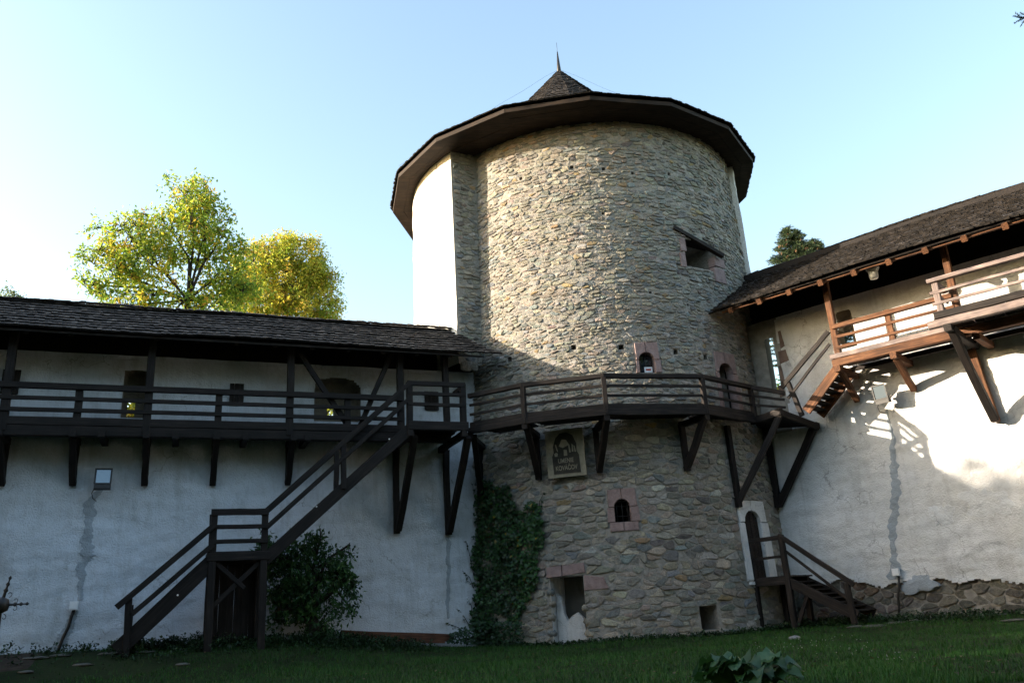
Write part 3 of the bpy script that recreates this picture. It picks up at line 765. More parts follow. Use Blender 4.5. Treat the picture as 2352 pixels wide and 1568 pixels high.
# cables
def wallcable(parent, pts, q, r, F, mat=K_metal, off=.06, name='cable', bat=True):
    P = []
    for s, h in pts:
        nn = V((-NL.x, -NL.y, 0)) if F is LW else V((-NR.x, -NR.y, 0)); p0_ = F(s, q, h)
        P.append(p0_ + nn * (plaster_relief(p0_, .04) + (.02 * max(0, 4.6 - h) if bat else 0) + off))
    return tube(name, parent, P, r, mat, 6)
sb = thing('socket_box', LW(*lx(170, 1390, QL - .12)[:1], QL - .12, lx(170, 1390, QL - .12)[1]), 'small white junction box on the left wall above a dark cable', 'junction box')
c = pl(170, 1390, NL, QL - .22)
boxc('box', sb, c, (LW(1, 0, 0) - LW(0, 0, 0), NL.to_3d(), (0, 0, 1)), .19, .14, .20, K_white)
boxc('cover', sb, c - NL.to_3d() * .076, (LW(1, 0, 0) - LW(0, 0, 0), NL.to_3d(), (0, 0, 1)), .15, .012, .16, K_white)
wallcable(sb, [lx(x, y, QL) for x, y in ((171, 1400), (166, 1415), (158, 1440), (148, 1460), (140, 1480), (133, 1500))], QL, .035, LW)

# ------------------------------------------------------------ left covered gallery
lg = thing('covered_gallery', LW(-6, 22.9, 4.9), 'long dark timber gallery with shingled roof along the left wall', 'gallery')
QP = 22.3; SE = 7.35
def L3(s, q, h): return LW(s, q, h)
SL0 = -30.0
# beams along
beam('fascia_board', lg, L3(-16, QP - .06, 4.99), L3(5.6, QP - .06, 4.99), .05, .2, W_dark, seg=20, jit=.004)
beam('edge_beam', lg, L3(-16, QP + .03, 4.76), L3(7.0, QP + .03, 4.76), .2, .26, W_dark, seg=20)
for k in range(5):
    for (a, b) in ((-16, -9.4), (-9.38, -3.1), (-3.08, 7.2)):
        beam('plank', lg, L3(a, QP + .12 + k * .215, 4.93), L3(b, QP + .12 + k * .215, 4.93), .2, .05, W_dark, seg=2, jit=.003)
for hh_, th in ((5.86, .15), (5.55, .10), (5.26, .10)):
    a = L3(-16, QP - .09, hh_); b = L3(5.6, QP - .09, hh_)
    n = 4
    for k in range(n): beam('rail', lg, a.lerp(b, k / n), a.lerp(b, (k + .9999) / n), .07 if th < .12 else .12, th, W_dark, seg=4, jit=.004)
for x in (12, 340, 666, 920):
    s = lx(x, 930, QP)[0]; beam('post', lg, L3(s, QP, 4.75), L3(s, QP, 7.42), .19, .18, W_dark, up=NL.to_3d())
s_ = lx(12, 930, QP)[0] - 3.2; beam('post', lg, L3(s_, QP, 4.75), L3(s_, QP, 7.42), .19, .18, W_dark, up=NL.to_3d())
beam('post', lg, L3(6.95, QP, 4.75), L3(6.95, QP, 7.3), .17, .18, W_dark, up=NL.to_3d())
for x in (180, 502, 798):
    s = lx(x, 930, QP)[0]; beam('short_post', lg, L3(s, QP - .02, 4.9), L3(s, QP - .02, 5.8), .17, .12, W_dark, up=NL.to_3d())
for (a, b) in (((690, 812), (806, 985)), ((900, 812), (824, 985))):
    s0_, h0_ = lx(*a, QP); s1_, h1_ = lx(*b, QP); beam('brace', lg, L3(s0_, QP + .05, h0_), L3(s1_, QP + .05, h1_), .12, .14, W_dark)
beam('wall_plate', lg, L3(-16, QP, 7.42), L3(7.1, QP, 7.42), .18, .18, W_dark, seg=20)
beam('ridge_beam', lg, L3(-16, QL - .1, 8.08), L3(7.2, QL - .1, 8.08), .16, .18, W_dark, seg=14)
bxs = [(5, 1105), (168, 1108), (332, 1113), (488, 1118), (660, 1110)]
sj = [lx(x, y, QL)[0] for x, y in bxs]
for s in [sj[0] - 1.55] + sj:
    beam('joist', lg, L3(s, QL + .1, 4.70), L3(s, QP - .12, 4.70), .16, .18, W_dark)
    beam('bracket', lg, L3(s, QL - .06, 3.62), L3(s, QP + .12, 4.66), .16, .18, W_dark, jit=.01)
    beam('wall_post', lg, L3(s, QL - .12, 3.62), L3(s, QL - .12, 4.66), .15, .12, W_dark, up=NL.to_3d())
for s in (-2.0, -.3, 1.4, 3.0): beam('joist', lg, L3(s, QL + .1, 4.70), L3(s, QP - .12, 4.70), .16, .18, W_dark)
# light peeling flakes on the beam
# roof
QE, HEv, QRd, HR = 21.62, 7.12, 23.3, 8.36
pitchv = V((0, 0)); 
lroof = slab('roof', lg, L3(-45, QE + .05, HEv), L3(7.2, QE + .05, HEv), L3(7.2, QRd, HR), L3(-45, QRd, HR), .03, W_dark)
slab('back_slope', lroof, L3(-45, QRd + .01, HR), L3(8.6, QRd + .01, HR), L3(8.6, 25.2, 6.98), L3(-45, 25.2, 6.98), .05, W_dark)
gable_side(lroof, L3, -17.5, 9.5, QE, HEv + .02, QRd, HR + .02, lambda c: outside_tower(c) and Ls(c) < 9, 300, 21, sag=.05)
gable_side(lroof, L3, -17.5, 8.2, QRd - .12, HR + .03, QRd + .02, HR + .115, lambda c: outside_tower(c, .1), 0, 33, expo=.3, top=.0)
beam('eave_batten', lroof, L3(-16, QE + .08, HEv - .03), L3(7.9, QE + .08, HEv - .03), .05, .05, W_mid, seg=10)
k = 0; s = -15.6
while s < 7.3:
    t0, t1 = .10, 1.0; a = L3(s, QE + t0, HEv - .12 + t0 * .738); b = L3(s, QRd, HR - .14)
    beam('rafter', lroof, a, b, .11, .13, W_mid, seg=2); s += .98
mesh('gable_boards', [L3(-16, QL + .55, 6.9), L3(8, QL + .55, 6.9), L3(8, QL + .55, 8.0), L3(-16, QL + .55, 8.0)], [(0, 1, 2, 3)], W_dark, lg)

# upper stair platform (in front of the gallery)
QS = 21.1
sA = lx(940, 900, QS)[0]; sB = lx(1062, 900, QS)[0]
stair = thing('wooden_staircase', LW(0, QS, -.5), 'dark wooden outdoor staircase with two landings climbing to the left gallery', 'staircase')
hF = 4.93                      # floor of the upper platform
hT = lx(945, 878, QS)[1]
for (s, q) in ((sA, QS), (sB, QS)): beam('post', stair, LW(s, q, 4.55), LW(s, q, hT), .16, .16, W_dark, up=NL.to_3d())
for hh_, th in ((hT - .03, .13), (hT - .32, .09), (hT - .62, .09)): beam('rail', stair, LW(sA, QS - .05, hh_), LW(sB, QS - .05, hh_), .09, th, W_dark, ext=.06)
beam('rail', stair, LW(sB + .05, QS, hT - .03), LW(sB + .05, QS + .9, hT - .03), .1, .12, W_dark)
beam('edge_beam', stair, LW(sA - .05, QS - .03, hF - .10), LW(sB + .12, QS - .03, hF - .10), .12, .24, W_dark)
for k in range(6): beam('plank', stair, LW(sA + .02, QS + .1 + k * .2, hF), LW(sB + .1, QS + .1 + k * .2, hF), .19, .045, W_dark, seg=2)
for s in (sA + .05, sB): 
    beam('joist', stair, LW(s, QS, hF - .3), LW(s, QL, hF - .3), .16, .18, W_dark)
for (x, y) in ((912, 1225), (1030, 1228)):
    s, h = lx(x, y, QL - .1)
    beam('wall_post', stair, LW(s, QL - .12, h), LW(s, QL - .12, 4.6), .17, .16, W_dark, up=NL.to_3d(), jit=.012)
    beam('bracket', stair, LW(s + .02, QL - .22, h + .1), LW(s + .03, QS + .15, hF - .35), .17, .18, W_dark, jit=.012)
# lower landing
s0l, h0l = lx(488, 1275, QS); s1l, h1l = lx(606, 1275, QS); HLd = (h0l + h1l) / 2
hRt = (lx(498, 1168, QS)[1] + lx(612, 1172, QS)[1]) / 2
QI = QS + 1.05
for s in (s0l, s1l):
    for q in (QS, QI):
        beam('leg', stair, LW(s, q, ground_h(LW(s, q, 0).x, LW(s, q, 0).y) - .05), LW(s, q, HLd), .17, .17, W_dark, up=NL.to_3d())
        if q == QS or s == s0l: beam('post', stair, LW(s, q, HLd), LW(s, q, hRt + (.02 if s == s0l else 0)), .15, .14, W_dark, up=NL.to_3d())
Hh = hRt - HLd
for f, th in ((.94, .15), (.62, .10), (.30, .10)): beam('rail', stair, LW(s0l, QS - .08, HLd + Hh * f), LW(s1l, QS - .08, HLd + Hh * f), .06, th, W_dark, ext=.08)
beam('edge_beam', stair, LW(s0l, QS - .03, HLd - .02), LW(s1l, QS - .03, HLd - .02), .14, .2, W_dark, ext=.12)
beam('edge_beam', stair, LW(s0l, QI, HLd - .02), LW(s1l, QI, HLd - .02), .14, .2, W_dark, ext=.12)
for k in range(6): beam('plank', stair, LW(s0l - .12, QS + .05 + k * .2, HLd + .08), LW(s1l + .1, QS + .05 + k * .2, HLd + .08), .19, .045, W_dark, seg=2)
a = lx(500, 1290, QS); b = lx(548, 1318, QS); beam('brace', stair, LW(s0l + .05, QS + .02, HLd - .12), LW(s0l + .75, QS + .02, HLd - .75), .1, .1, W_dark)
beam('brace', stair, LW(s1l - .05, QS + .05, HLd - .12), LW(s0l + .05, QS + .05, HLd - 1.15), .1, .11, W_dark)
for k in range(6):
    s_b = s0l + .06 + (s1l - s0l - .1) * (k + .5) / 6; p_ = LW(s_b, QI, 0)
    beam('board', stair, LW(s_b, QI + .12, ground_h(p_.x, p_.y) - .05), LW(s_b, QI + .12, HLd - .1), (s1l - s0l - .1) / 6 * .995, .03, W_dark, up=NL.to_3d(), seg=2)
# flights
def flight(parent, F, s0, h0, s1, h1, q0, q1, n, mat, matT, rail_off, sidew=.07, sideh=.28, rails=(1,), railsz=((0, .12), (-.36, .10)), riser=False):
    """stringers from low (s0,h0) to high (s1,h1); q0 outer, q1 inner"""
    for q in (q0, q1): beam('stringer', parent, F(s0, q, h0), F(s1, q, h1), sidew, sideh, mat)
    for i in range(n):
        f = (i + .5) / n; s = s0 + (s1 - s0) * f; h = h0 + (h1 - h0) * f + .06
        beam('tread', parent, F(s, q0 - .02, h), F(s, q1 + .02, h), .26, .04, matT, seg=1, jit=.002)
sC, hC = lx(935, 985, QS); sD, hD = lx(618, 1282, QS)
sD, hD = s1l + .02, HLd - .12
flight(stair, LW, sD, hD, sA - .02, hF - .2, QS, QI, 17, W_dark, W_dark, 0)
for q in (QS - .07, QI + .02):
    e0 = V((sD, hRt - .03)); e1 = V((sA, hT - .03))
    for dv, th in ((0, .12), (-.42, .1)):
        beam('handrail', stair, LW(e0.x, q, e0.y + dv), LW(e1.x, q, e1.y + dv), .07, th, W_dark)
xm = (sD + sA) / 2 + .05
for q in (QS - .02, QI): 
    f = (xm - sD) / (sA - sD); beam('post', stair, LW(xm, q, hD + (hF - .2 - hD) * f), LW(xm, q, hRt + (hT - hRt) * f - .05), .13, .12, W_dark, up=NL.to_3d())
se, he_ = lx(268, 1492, QS); gz = ground_h(LW(se, QS, 0).x, LW(se, QS, 0).y)
flight(stair, LW, se, he_ - .02, s0l - .02, HLd - .12, QS, QI, 10, W_dark, W_dark, 0, sideh=.34)
sp_, hp_ = lx(296, 1375, QS); h_r0 = lx(268, 1395, QS); h_r1 = lx(494, 1205, QS)
beam('post', stair, LW(lx(292, 1470, QS)[0], QS - .04, gz - .05), LW(sp_, QS - .04, hp_ + .02), .14, .13, W_dark, up=NL.to_3d())
beam('post', stair, LW(sp_, QI, gz - .05), LW(sp_, QI, hp_ - .1), .13, .12, W_dark, up=NL.to_3d())
beam('handrail', stair, LW(h_r0[0], QS - .1, h_r0[1]), LW(h_r1[0], QS - .1, h_r1[1]), .07, .13, W_dark)
h_r2 = lx(303, 1410, QS); h_r3 = lx(490, 1250, QS)
beam('handrail', stair, LW(h_r2[0], QS - .1, h_r2[1]), LW(h_r3[0], QS - .1, h_r3[1]), .06, .11, W_dark)
for (x, y) in ((408, 1366), (727, 1163), (894, 1008)):     # pale bolt heads
    p = pl(x, y, NL, QS - .045); q = NL.to_3d(); tube('bolt', stair, [p + q * .01, p - q * .012], .022, K_white, 8)

# ------------------------------------------------------------ tower walkway
tw = thing('tower_walkway', tmap(0, 4.9, 1.0), 'dark timber walkway wrapped round the stone tower on struts', 'walkway')
RAILP = [(1078, 905), (1200, 880), (1385, 858), (1610, 860), (1722, 884), (1812, 909)]
RP = [ath(x, y, 5.85) for x, y in RAILP]
def ring(p, dh, inn=0.0):
    d = V((TC.x - p.x, TC.y - p.y)).normalized(); return V((p.x + d.x * inn, p.y + d.y * inn, p.z + dh))
RP[5] = pl(1799, 899, NR, 22.35)
for i in range(len(RP) - 1):
    a, b = RP[i], RP[i + 1]
    beam('handrail', tw, ring(a, -.06), ring(b, -.06 if i < 4 else -.04), .14, .12, W_mid, ext=.02)
    for dh, th, de in ((-.33, .075, -.24), (-.60, .07, -.47)): beam('rail', tw, ring(a, dh), ring(b, dh if i < 4 else de), .05, th, W_mid)
    if i == 4: continue
    beam('kick_board', tw, ring(a, -.91, -.02), ring(b, -.91, -.02), .05, .15, W_mid)
    beam('edge_beam', tw, ring(a, -1.06, -.01), ring(b, -1.06, -.01), .12, .17, W_mid, ext=.05)
    for k in range(6):
        ii = .1 + k * .2
        beam('plank', tw, ring(a, -.98, ii), ring(b, -.98, ii), .19, .045, W_dark, seg=1, ext=-.02 * k)
for i, p in enumerate(RP):
    if 0 < i < 5: beam('post', tw, ring(p, -1.1, .0), ring(p, -.1, 0), .13, .13, W_mid, up=(TC.x - p.x, TC.y - p.y, 0))
# joists and struts: foot pixels on the stone
feet = [(1110, 1135), (1240, 1098), (1377, 1082), (1575, 1078), (1692, 1160)]
for i, (x, y) in enumerate(feet[:4]):
    u, v = tuv(x, y); n = NT(u); foot = tmap(u, v, .08); p = RP[i]
    top = ring(p, -1.2, .12)
    beam('strut', tw, foot, top, .16, .17, W_dark, jit=.01)
    beam('wall_post', tw, tmap(u, v - .05, .1), tmap(u, 4.65, .1), .16, .14, W_dark, up=n)
    beam('joist', tw, ring(p, -1.2, -.05), tmap(u, 4.65, -.1), .15, .16, W_dark)
# corner platform where the upper right stairs start
pe = RP[-1]; e2 = rx(1872, 985, 22.3)
pc = [pl(1790, 945, NR, 21.9), pl(1872, 976, NR, 23.35)]
P0 = pc[0]; P1 = pc[1]; P2 = P1 + NR.to_3d() * .2; P3 = RW(-11.2, 23.5, 4.78); P4 = ring(RP[4], -1.05, .05)
top_ = [P4, P0, P1, P2, P3]
mesh('corner_platform', top_ + [p + V((0, 0, .08)) for p in top_], [(4, 3, 2, 1, 0), (5, 6, 7, 8, 9)] + [(i, (i + 1) % 5, 5 + (i + 1) % 5, 5 + i) for i in range(5)], W_dark, tw)
beam('edge_beam', tw, P4 + V((0, 0, -.02)), P0 + V((0, 0, -.02)), .14, .2, W_mid, ext=.08)
beam('edge_beam', tw, P0 + V((0, 0, -.03)), P1 + V((0, 0, -.03)), .14, .2, W_mid, ext=.08)
beam('edge_beam', tw, P1, P2, .12, .18, W_dark)
f_ = tmap(*tuv(1692, 1150), .1)
beam('strut', tw, f_, P0 + V((.02, .05, -.1)), .17, .17, W_mid, jit=.012)
cx_, cz_ = rx(1758, 1165, 23.45)
beam('strut', tw, RW(-10.9, 23.45, cz_), P1 + V((-.05, .1, -.12)), .18, .19, W_dark, jit=.01)
beam('wall_post', tw, tmap(tuv(1692, 1160)[0], cz_ - .1, .1), tmap(tuv(1692, 1160)[0], 4.65, .1), .16, .14, W_dark, up=NT(tuv(1692, 1160)[0]))
beam('wall_post', tw, RW(-10.9, 23.42, cz_ - .05), RW(-10.9, 23.42, 4.75), .18, .16, W_dark, up=NR.to_3d())

# ------------------------------------------------------------ right curtain wall
QR, TR = 23.6, .62
rwall = thing('curtain_wall', RW(-4, QR, -.5), 'cream whitewashed curtain wall right of the tower with a bare rubble foot', 'wall')
def rr(x0, y0, x1, y1, q=QR):
    a = rx(x0, y0, q); b = rx(x1, y1, q); c = rx(x0, y1, q); d = rx(x1, y0, q)
    return ((a[0] + c[0]) / 2, (b[0] + d[0]) / 2, (b[1] + c[1]) / 2, (a[1] + d[1]) / 2)
rn = [rr(1926, 712, 1962, 800)]; rs = [rr(1940, 762, 1960, 795, QR + .4), rr(1765, 775, 1786, 905)]; rsb = [(rs[0][0] - .2, rs[0][1] + .05, rs[0][2], rs[0][3] + .2), (rs[1][0] - .12, rs[1][1], rs[1][2], rs[1][3] + .3)]
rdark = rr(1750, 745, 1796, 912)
def rdepth(s, h):
    for a in rs:
        if a[0] < s < a[1] and a[2] < h < a[3]: return .4 if a is rs[0] else 0
    for a in rn:
        if a[0] < s < a[1] and a[2] < h:
            uc_ = (a[0] + a[1]) / 2; hw = (a[1] - a[0]) / 2; x = (s - uc_) / hw
            if h < a[3] - hw * .7 * (1 - math.sqrt(max(0, 1 - x * x))): return .4
    return 0
def rmap(s, h, d):
    p = RW(s, QR - d, h); k = plaster_relief(p, .045) if d > -.15 else 0
    return p + V((-NR.x, -NR.y, 0)) * k
def basel(t):      # lower edge of the plaster
    x = t; return .12 - .055 * (x + 9) + .16 * nz(x, 0, 0, .9) + .15 * nz(x, 1, 0, 2.6) + .07 * nz(x, 1, 5, 9)
ssr = lines(-11.6, 1.5, .075, [e for a in rn + rs for e in a[:2]]) + lines(2.5, 20, 1.2, [])
hhr = lines(-.9, 8.15, .07, [e for a in rn + rs for e in a[2:]])
hhr = sorted(set([x for x in hhr if x > .9] + lines(-.9, .9, .03, [])))
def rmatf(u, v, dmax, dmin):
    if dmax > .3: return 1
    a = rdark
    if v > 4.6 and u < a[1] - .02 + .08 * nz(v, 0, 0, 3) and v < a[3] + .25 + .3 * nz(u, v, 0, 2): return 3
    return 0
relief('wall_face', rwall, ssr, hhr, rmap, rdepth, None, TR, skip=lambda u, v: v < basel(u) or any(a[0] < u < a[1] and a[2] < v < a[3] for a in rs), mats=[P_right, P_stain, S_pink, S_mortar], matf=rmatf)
box_hollow(rwall, RW, -11.6, 20, QR + TR, -4, 8.1, rsb, P_right)
mesh('wall_top', [RW(-11.4, QR, 8.1), RW(20, QR, 8.1), RW(20, QR + TR, 8.1), RW(-11.4, QR + TR, 8.1)], [(0, 1, 2, 3)], P_right, rwall)
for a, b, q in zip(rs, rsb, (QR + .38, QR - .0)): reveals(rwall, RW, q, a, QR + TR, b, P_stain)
# ragged pink jamb stones beside the tall slit
for (x0, y0, x1, y1) in ((1790, 758, 1800, 800), (1789, 803, 1812, 835), (1791, 838, 1800, 880), (1790, 883, 1803, 912)):
    a = rr(x0, y0, x1, y1); f = [RW(a[0], QR - .03, a[2]), RW(a[1], QR - .03, a[2] + .05), RW(a[1] - .06, QR - .03, a[3]), RW(a[0], QR - .03, a[3] - .01)]
    prism('jamb_stone', rwall, f, NR.to_3d() * .25, S_brown, .06)
# edge of the plaster above the bare foot + exposed rubble
def bmap(u, v, d): return RW(u, QR + .13 - d, v)
relief('core', rwall, lines(-11.6, 20, .4, []), lines(-1.6, .95, .2, []), lambda u, v, d: RW(u, QR + .13 + .02 * nz(u, v, 0, 5), v), lambda u, v: 0, S_mortar, 9)
PB = [c for c, k in (((.19, .17, .145), 5), ((.16, .15, .135), 4), ((.12, .112, .10), 3), ((.24, .22, .185), 2), ((.17, .125, .095), 1)) for _ in range(k)]
lay_stones(rubble_cells(-11, 3, -1.2, .7, seed=17, row=.2, wid=.36, asp=1.6), bmap, rwall, [], 300, 19, keep=lambda u, v: v < basel(u) + .12, prot=.05, pal=PB)
# mortar repairs
pp = [rx(x, y, QR) for x, y in ((2035, 940), (2050, 1010), (2054, 1075), (2060, 1130), (2050, 1200), (2052, 1260), (2052, 1290), (2058, 1330))]
strip(rwall, pp, [.05, .12, .2, .22, .22, .13, .2, .42], 6, QR, P_patch, 'mortar_repair', RW, 23, bat=False)
def blotch(x, y, rx_, ry, mat, seed, parent=rwall):
    t, h = rx(x, y, QR); r = random.Random(seed); vs = []; n = 36
    for k_, e in ((1.06, -.03), (1.0, .010), (.5, .022)):
        for i in range(n):
            a = 2 * math.pi * i / n; kk = k_ * (1 + .6 * nz(math.cos(a) * 1.5, math.sin(a) * 1.5, seed * 3.7, 1) + .4 * nz(math.cos(a) * 5, math.sin(a) * 5, seed * 2.3, 1))
            tt, h2 = t + math.cos(a) * rx_ * kk, h + math.sin(a) * ry * kk; p0_ = RW(tt, QR, h2)
            vs.append(p0_ - NR.to_3d() * (plaster_relief(p0_, .045) + e))
    fs = [(j * n + i, j * n + (i + 1) % n, (j + 1) * n + (i + 1) % n, (j + 1) * n + i) for j in range(2) for i in range(n)] + [tuple(2 * n + i for i in range(n))]
    return mesh('mortar_repair', vs, fs, mat, parent)
P_pale = plaster('pale_grey_repair', (.76, .77, .79), (.69, .70, .71), (.5, .5, .5))
blotch(2105, 1342, .40, .24, P_patch, 1); blotch(2265, 1150, .5, .42, P_pale, 2); blotch(2160, 1180, .3, .28, P_pale, 3)
sb2 = thing('socket_box', pl(2058, 1313, NR, QR - .1), 'small white junction box at the foot of the sunny right wall', 'junction box')
c = pl(2058, 1313, NR, QR - .13); axR = ((DR.x, DR.y, 0), NR.to_3d(), (0, 0, 1))
boxc('box', sb2, c, axR, .17, .12, .19, K_white); boxc('cover', sb2, c - NR.to_3d() * .066, axR, .13, .012, .15, K_white)
wallcable(sb2, [rx(x, y, QR - .05) for x, y in ((2066, 1322), (2067, 1345), (2065, 1370), (2067, 1395), (2066, 1425))], QR - .05, .03, RW, bat=False)

# ------------------------------------------------------------ right covered gallery
rg = thing('covered_gallery', RW(-4, 22.9, 6), 'sunlit brown timber gallery with shingled roof and grey balcony along the right wall', 'gallery')
QG = 22.4
tA, hA = rx(1912, 815, QG); TE = 3.5
def hb(x0, y0): return rx(x0, y0, QG)
hFl = (rx(1913, 812, QG)[1] + rx(2180, 755, QG)[1]) / 2 - .05        # board top line
beam('fascia_board', rg, RW(tA, QG - .05, hFl), RW(TE, QG - .05, hFl - .0), .06, .13, W_grey, seg=10, ext=.06)
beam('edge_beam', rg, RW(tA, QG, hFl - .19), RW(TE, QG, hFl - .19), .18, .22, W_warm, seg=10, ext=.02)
for k in range(5): beam('plank', rg, RW(tA, QG + .12 + k * .22, hFl - .05), RW(TE, QG + .12 + k * .22, hFl - .05), .205, .045, W_mid, seg=2)
posts = [rx(1912, 740, QG)[0], rx(2178, 620, QG)[0]]; posts.append(posts[1] + (posts[1] - posts[0]))
tB = posts[1]
for t in posts: beam('post', rg, RW(t, QG, hFl - .1), RW(t, QG, 8.44), .17, .16, W_warm, up=NR.to_3d())
tM = rx(2045, 750, QG)[0]; hRl = rx(1920, 742, QG)[1]
beam('short_post', rg, RW(tM, QG, hFl), RW(tM, QG, hRl - .02), .15, .13, W_warm, up=NR.to_3d())
hRl = (rx(1925, 741, QG)[1] + rx(2150, 689, QG)[1]) / 2
for dh, th, wd in ((-.06, .13, .13), (-.36, .08, .05), (-.66, .08, .05)):
    beam('rail', rg, RW(posts[0], QG - .07, hRl + dh), RW(posts[1] - .05, QG - .07, hRl + dh), wd, th, W_warm, seg=6)
beam('wall_plate', rg, RW(tA, QG, 8.5), RW(TE, QG, 8.5), .16, .18, W_mid, seg=8, ext=.3)
joi = [rx(1925, 830, QG)[0], rx(2052, 800, QG)[0]]
for t in joi + [tB + .3, tB + 1.9]:
    beam('joist', rg, RW(t, QR + .1, hFl - .38), RW(t, QG - .18, hFl - .38), .16, .18, W_warm)
beam('inner_beam', rg, RW(tA, QG + .75, hFl - .28), RW(TE, QG + .75, hFl - .28), .1, .12, W_mid, seg=4)
for t, (x, y) in zip(joi, ((1968, 918), (2098, 893))):
    tt, h2 = rx(x, y, QR - .06)
    beam('bracket', rg, RW(tt, QR - .05, h2), RW(t, QG + .05, hFl - .42), .15, .17, W_warm, jit=.01)
# roof
QE2, HE2, QR2, HRR = 21.5, 8.17, 25.0, 10.33
rroof = slab('roof', rg, RW(-12.3, QE2 + .06, HE2), RW(16, QE2 + .06, HE2), RW(16, QR2, HRR), RW(-12.3, QR2, HRR), .03, W_dark)
slab('back_slope', rroof, RW(-12, QR2 + .01, HRR), RW(16, QR2 + .01, HRR), RW(16, 27, 9.1), RW(-12, 27, 9.1), .05, W_dark)
slab('back_boards', rg, RW(-11.3, QR + TR, 8.05), RW(16, QR + TR, 8.05), RW(16, QR + TR + .01, 10.1), RW(-11.3, QR + TR + .01, 10.1), .04, W_dark)
gable_side(rroof, RW, -13.2, 4.5, QE2, HE2 + .02, QR2, HRR + .02, lambda c: outside_tower(c), 300, 41, sag=.12)
gable_side(rroof, RW, -13, 4.5, QR2 - .12, HRR + .0, QR2 + .02, HRR + .09, lambda c: outside_tower(c, .1), 0, 43, expo=.3, top=0, sag=.12)
t = -12.4; sl_ = (HRR - HE2) / (QR2 - QE2)
while t < 4:
    a = RW(t, QE2 + .03, HE2 - .13); b = RW(t, QR2, HRR - .15)
    if outside_tower(a, .1): beam('rafter', rroof, a, b, .14, .15, W_warm, seg=3)
    t += .92
beam('eave_batten', rroof, RW(-10.9, QE2 + .2, HE2 - .05), RW(TE, QE2 + .2, HE2 - .05), .09, .05, W_warm, seg=10)
# balcony
QB = 21.25
tb0 = rx(2158, 720, QB)[0]; tb1 = tb0 + 2.35; hbf = (rx(2160, 722, QB)[1]); hbt = rx(2152, 642, QB)[1]
hbf = rx(2165, 718, QB)[1]
for t in (tb0 + .05, tb1):
    beam('balcony_post', rg, RW(t, QB, hbf - .1), RW(t, QB, hbt), .15, .14, W_grey, up=NR.to_3d())
for (dh, th, wd) in ((-.02, .10, .16), (-.33, .07, .05), (-.62, .07, .05)):
    beam('balcony_rail', rg, RW(tb0, QB - .06, hbt + dh), RW(tb1, QB - .06, hbt + dh), wd, th, W_grey, ext=.1)
    beam('balcony_rail', rg, RW(tb0, QB, hbt + dh), RW(tb0, QG - .1, hbt + dh), wd * .8, th, W_grey)
    beam('balcony_rail', rg, RW(tb1, QB, hbt + dh), RW(tb1, QG - .1, hbt + dh), wd * .8, th, W_grey)
beam('balcony_beam', rg, RW(tb0, QB - .05, hbf - .05), RW(tb1, QB - .05, hbf - .05), .08, .17, W_mid, ext=.12)
beam('balcony_beam', rg, RW(tb0, QB, hbf - .25), RW(tb1, QB, hbf - .25), .18, .18, W_grey, ext=.3)
for k in range(11): 
    t = tb0 - .05 + k * .225; beam('plank', rg, RW(t, QB - .02, hbf - .12), RW(t, QG + .1, hbf - .12), .205, .04, W_mid, seg=1)
for t in (tb0 + .12, tb1 - .1): beam('joist', rg, RW(t, QR, hbf - .42), RW(t, QB - .12, hbf - .42), .17, .18, W_mid)
ft, fh = rx(2288, 968, QR - .1)
ftb = tb0 + .15
beam('wall_post', rg, RW(ft, QR - .1, fh), RW(ft - .15, QR - .12, hbf - .5), .18, .16, W_warm, up=NR.to_3d(), jit=.012)
beam('bracket', rg, RW(ft, QR - .22, fh + .05), RW(ftb, QB + .1, hbf - .4), .18, .2, W_dark, jit=.012)
beam('bracket', rg, RW(ft + 2.3, QR - .22, fh + .05), RW(ftb + 2.2, QB + .1, hbf - .4), .18, .2, W_dark, jit=.012)
# stairs between walkway and right gallery
us_ = thing('wooden_staircase', RW(tA - .8, QG, 5), 'short open wooden stairs rising from the tower walkway to the right gallery', 'staircase')
s0_, h0_ = rx(1852, 944, QG); s1_, h1_ = rx(1922, 848, QG)
flight(us_, RW, s0_, h0_, s1_, h1_, QG, QG + .95, 7, W_warm, W_mid, 0, sideh=.26)
a = rx(1797, 891, QG); b = rx(1905, 762, QG); c_ = rx(1812, 915, QG); d_ = rx(1908, 790, QG)
beam('handrail', us_, RW(a[0], QG - .07, a[1]), RW(b[0], QG - .07, b[1]), .08, .13, W_mid)
beam('handrail', us_, RW(c_[0], QG - .06, c_[1]), RW(d_[0], QG - .06, d_[1]), .05, .08, W_mid)
a = rx(1806, 877, QG); b = rx(1842, 946, QG)
beam('post', us_, RW(b[0], QG - .02, b[1] - .1), RW(a[0] + .05, QG - .02, a[1]), .12, .14, W_mid, up=NR.to_3d())

# hanging lamp
lp = pl(2005, 625, NR, 22.0)
hl = thing('hanging_lamp', lp, 'white glass lamp hanging under the eaves of the right gallery', 'lamp')
def lathe(name, parent, c, prof, mat, n=16, base=None, ax=None):
    vs, fs = [], []
    for r_, z in prof:
        for i in range(n): a = 2 * math.pi * i / n; vs.append(V(c) + V((r_ * math.cos(a), r_ * math.sin(a), z)))
    for j in range(len(prof) - 1):
        for i in range(n): fs.append((j * n + i, j * n + (i + 1) % n, (j + 1) * n + (i + 1) % n, (j + 1) * n + i))
    fs.append(tuple(range(n - 1, -1, -1))); fs.append(tuple((len(prof) - 1) * n + i for i in range(n)))
    return mesh(name, vs, fs, mat, parent, smooth=True, base=base)
lathe('glass', hl, lp, [(.03, -.2), (.10, -.19), (.12, -.14), (.125, 0), (.15, .05), (.155, .07)], K_glassw)
lathe('collar', hl, lp, [(.17, .07), (.18, .10), (.17, .13), (.08, .15)], K_grey)
tube('stem', hl, [lp + V((0, 0, .14)), lp + V((0, 0, .34))], .02, K_metal)
lathe('base', hl, lp, [(.16, .34), (.14, .40)], K_grey)

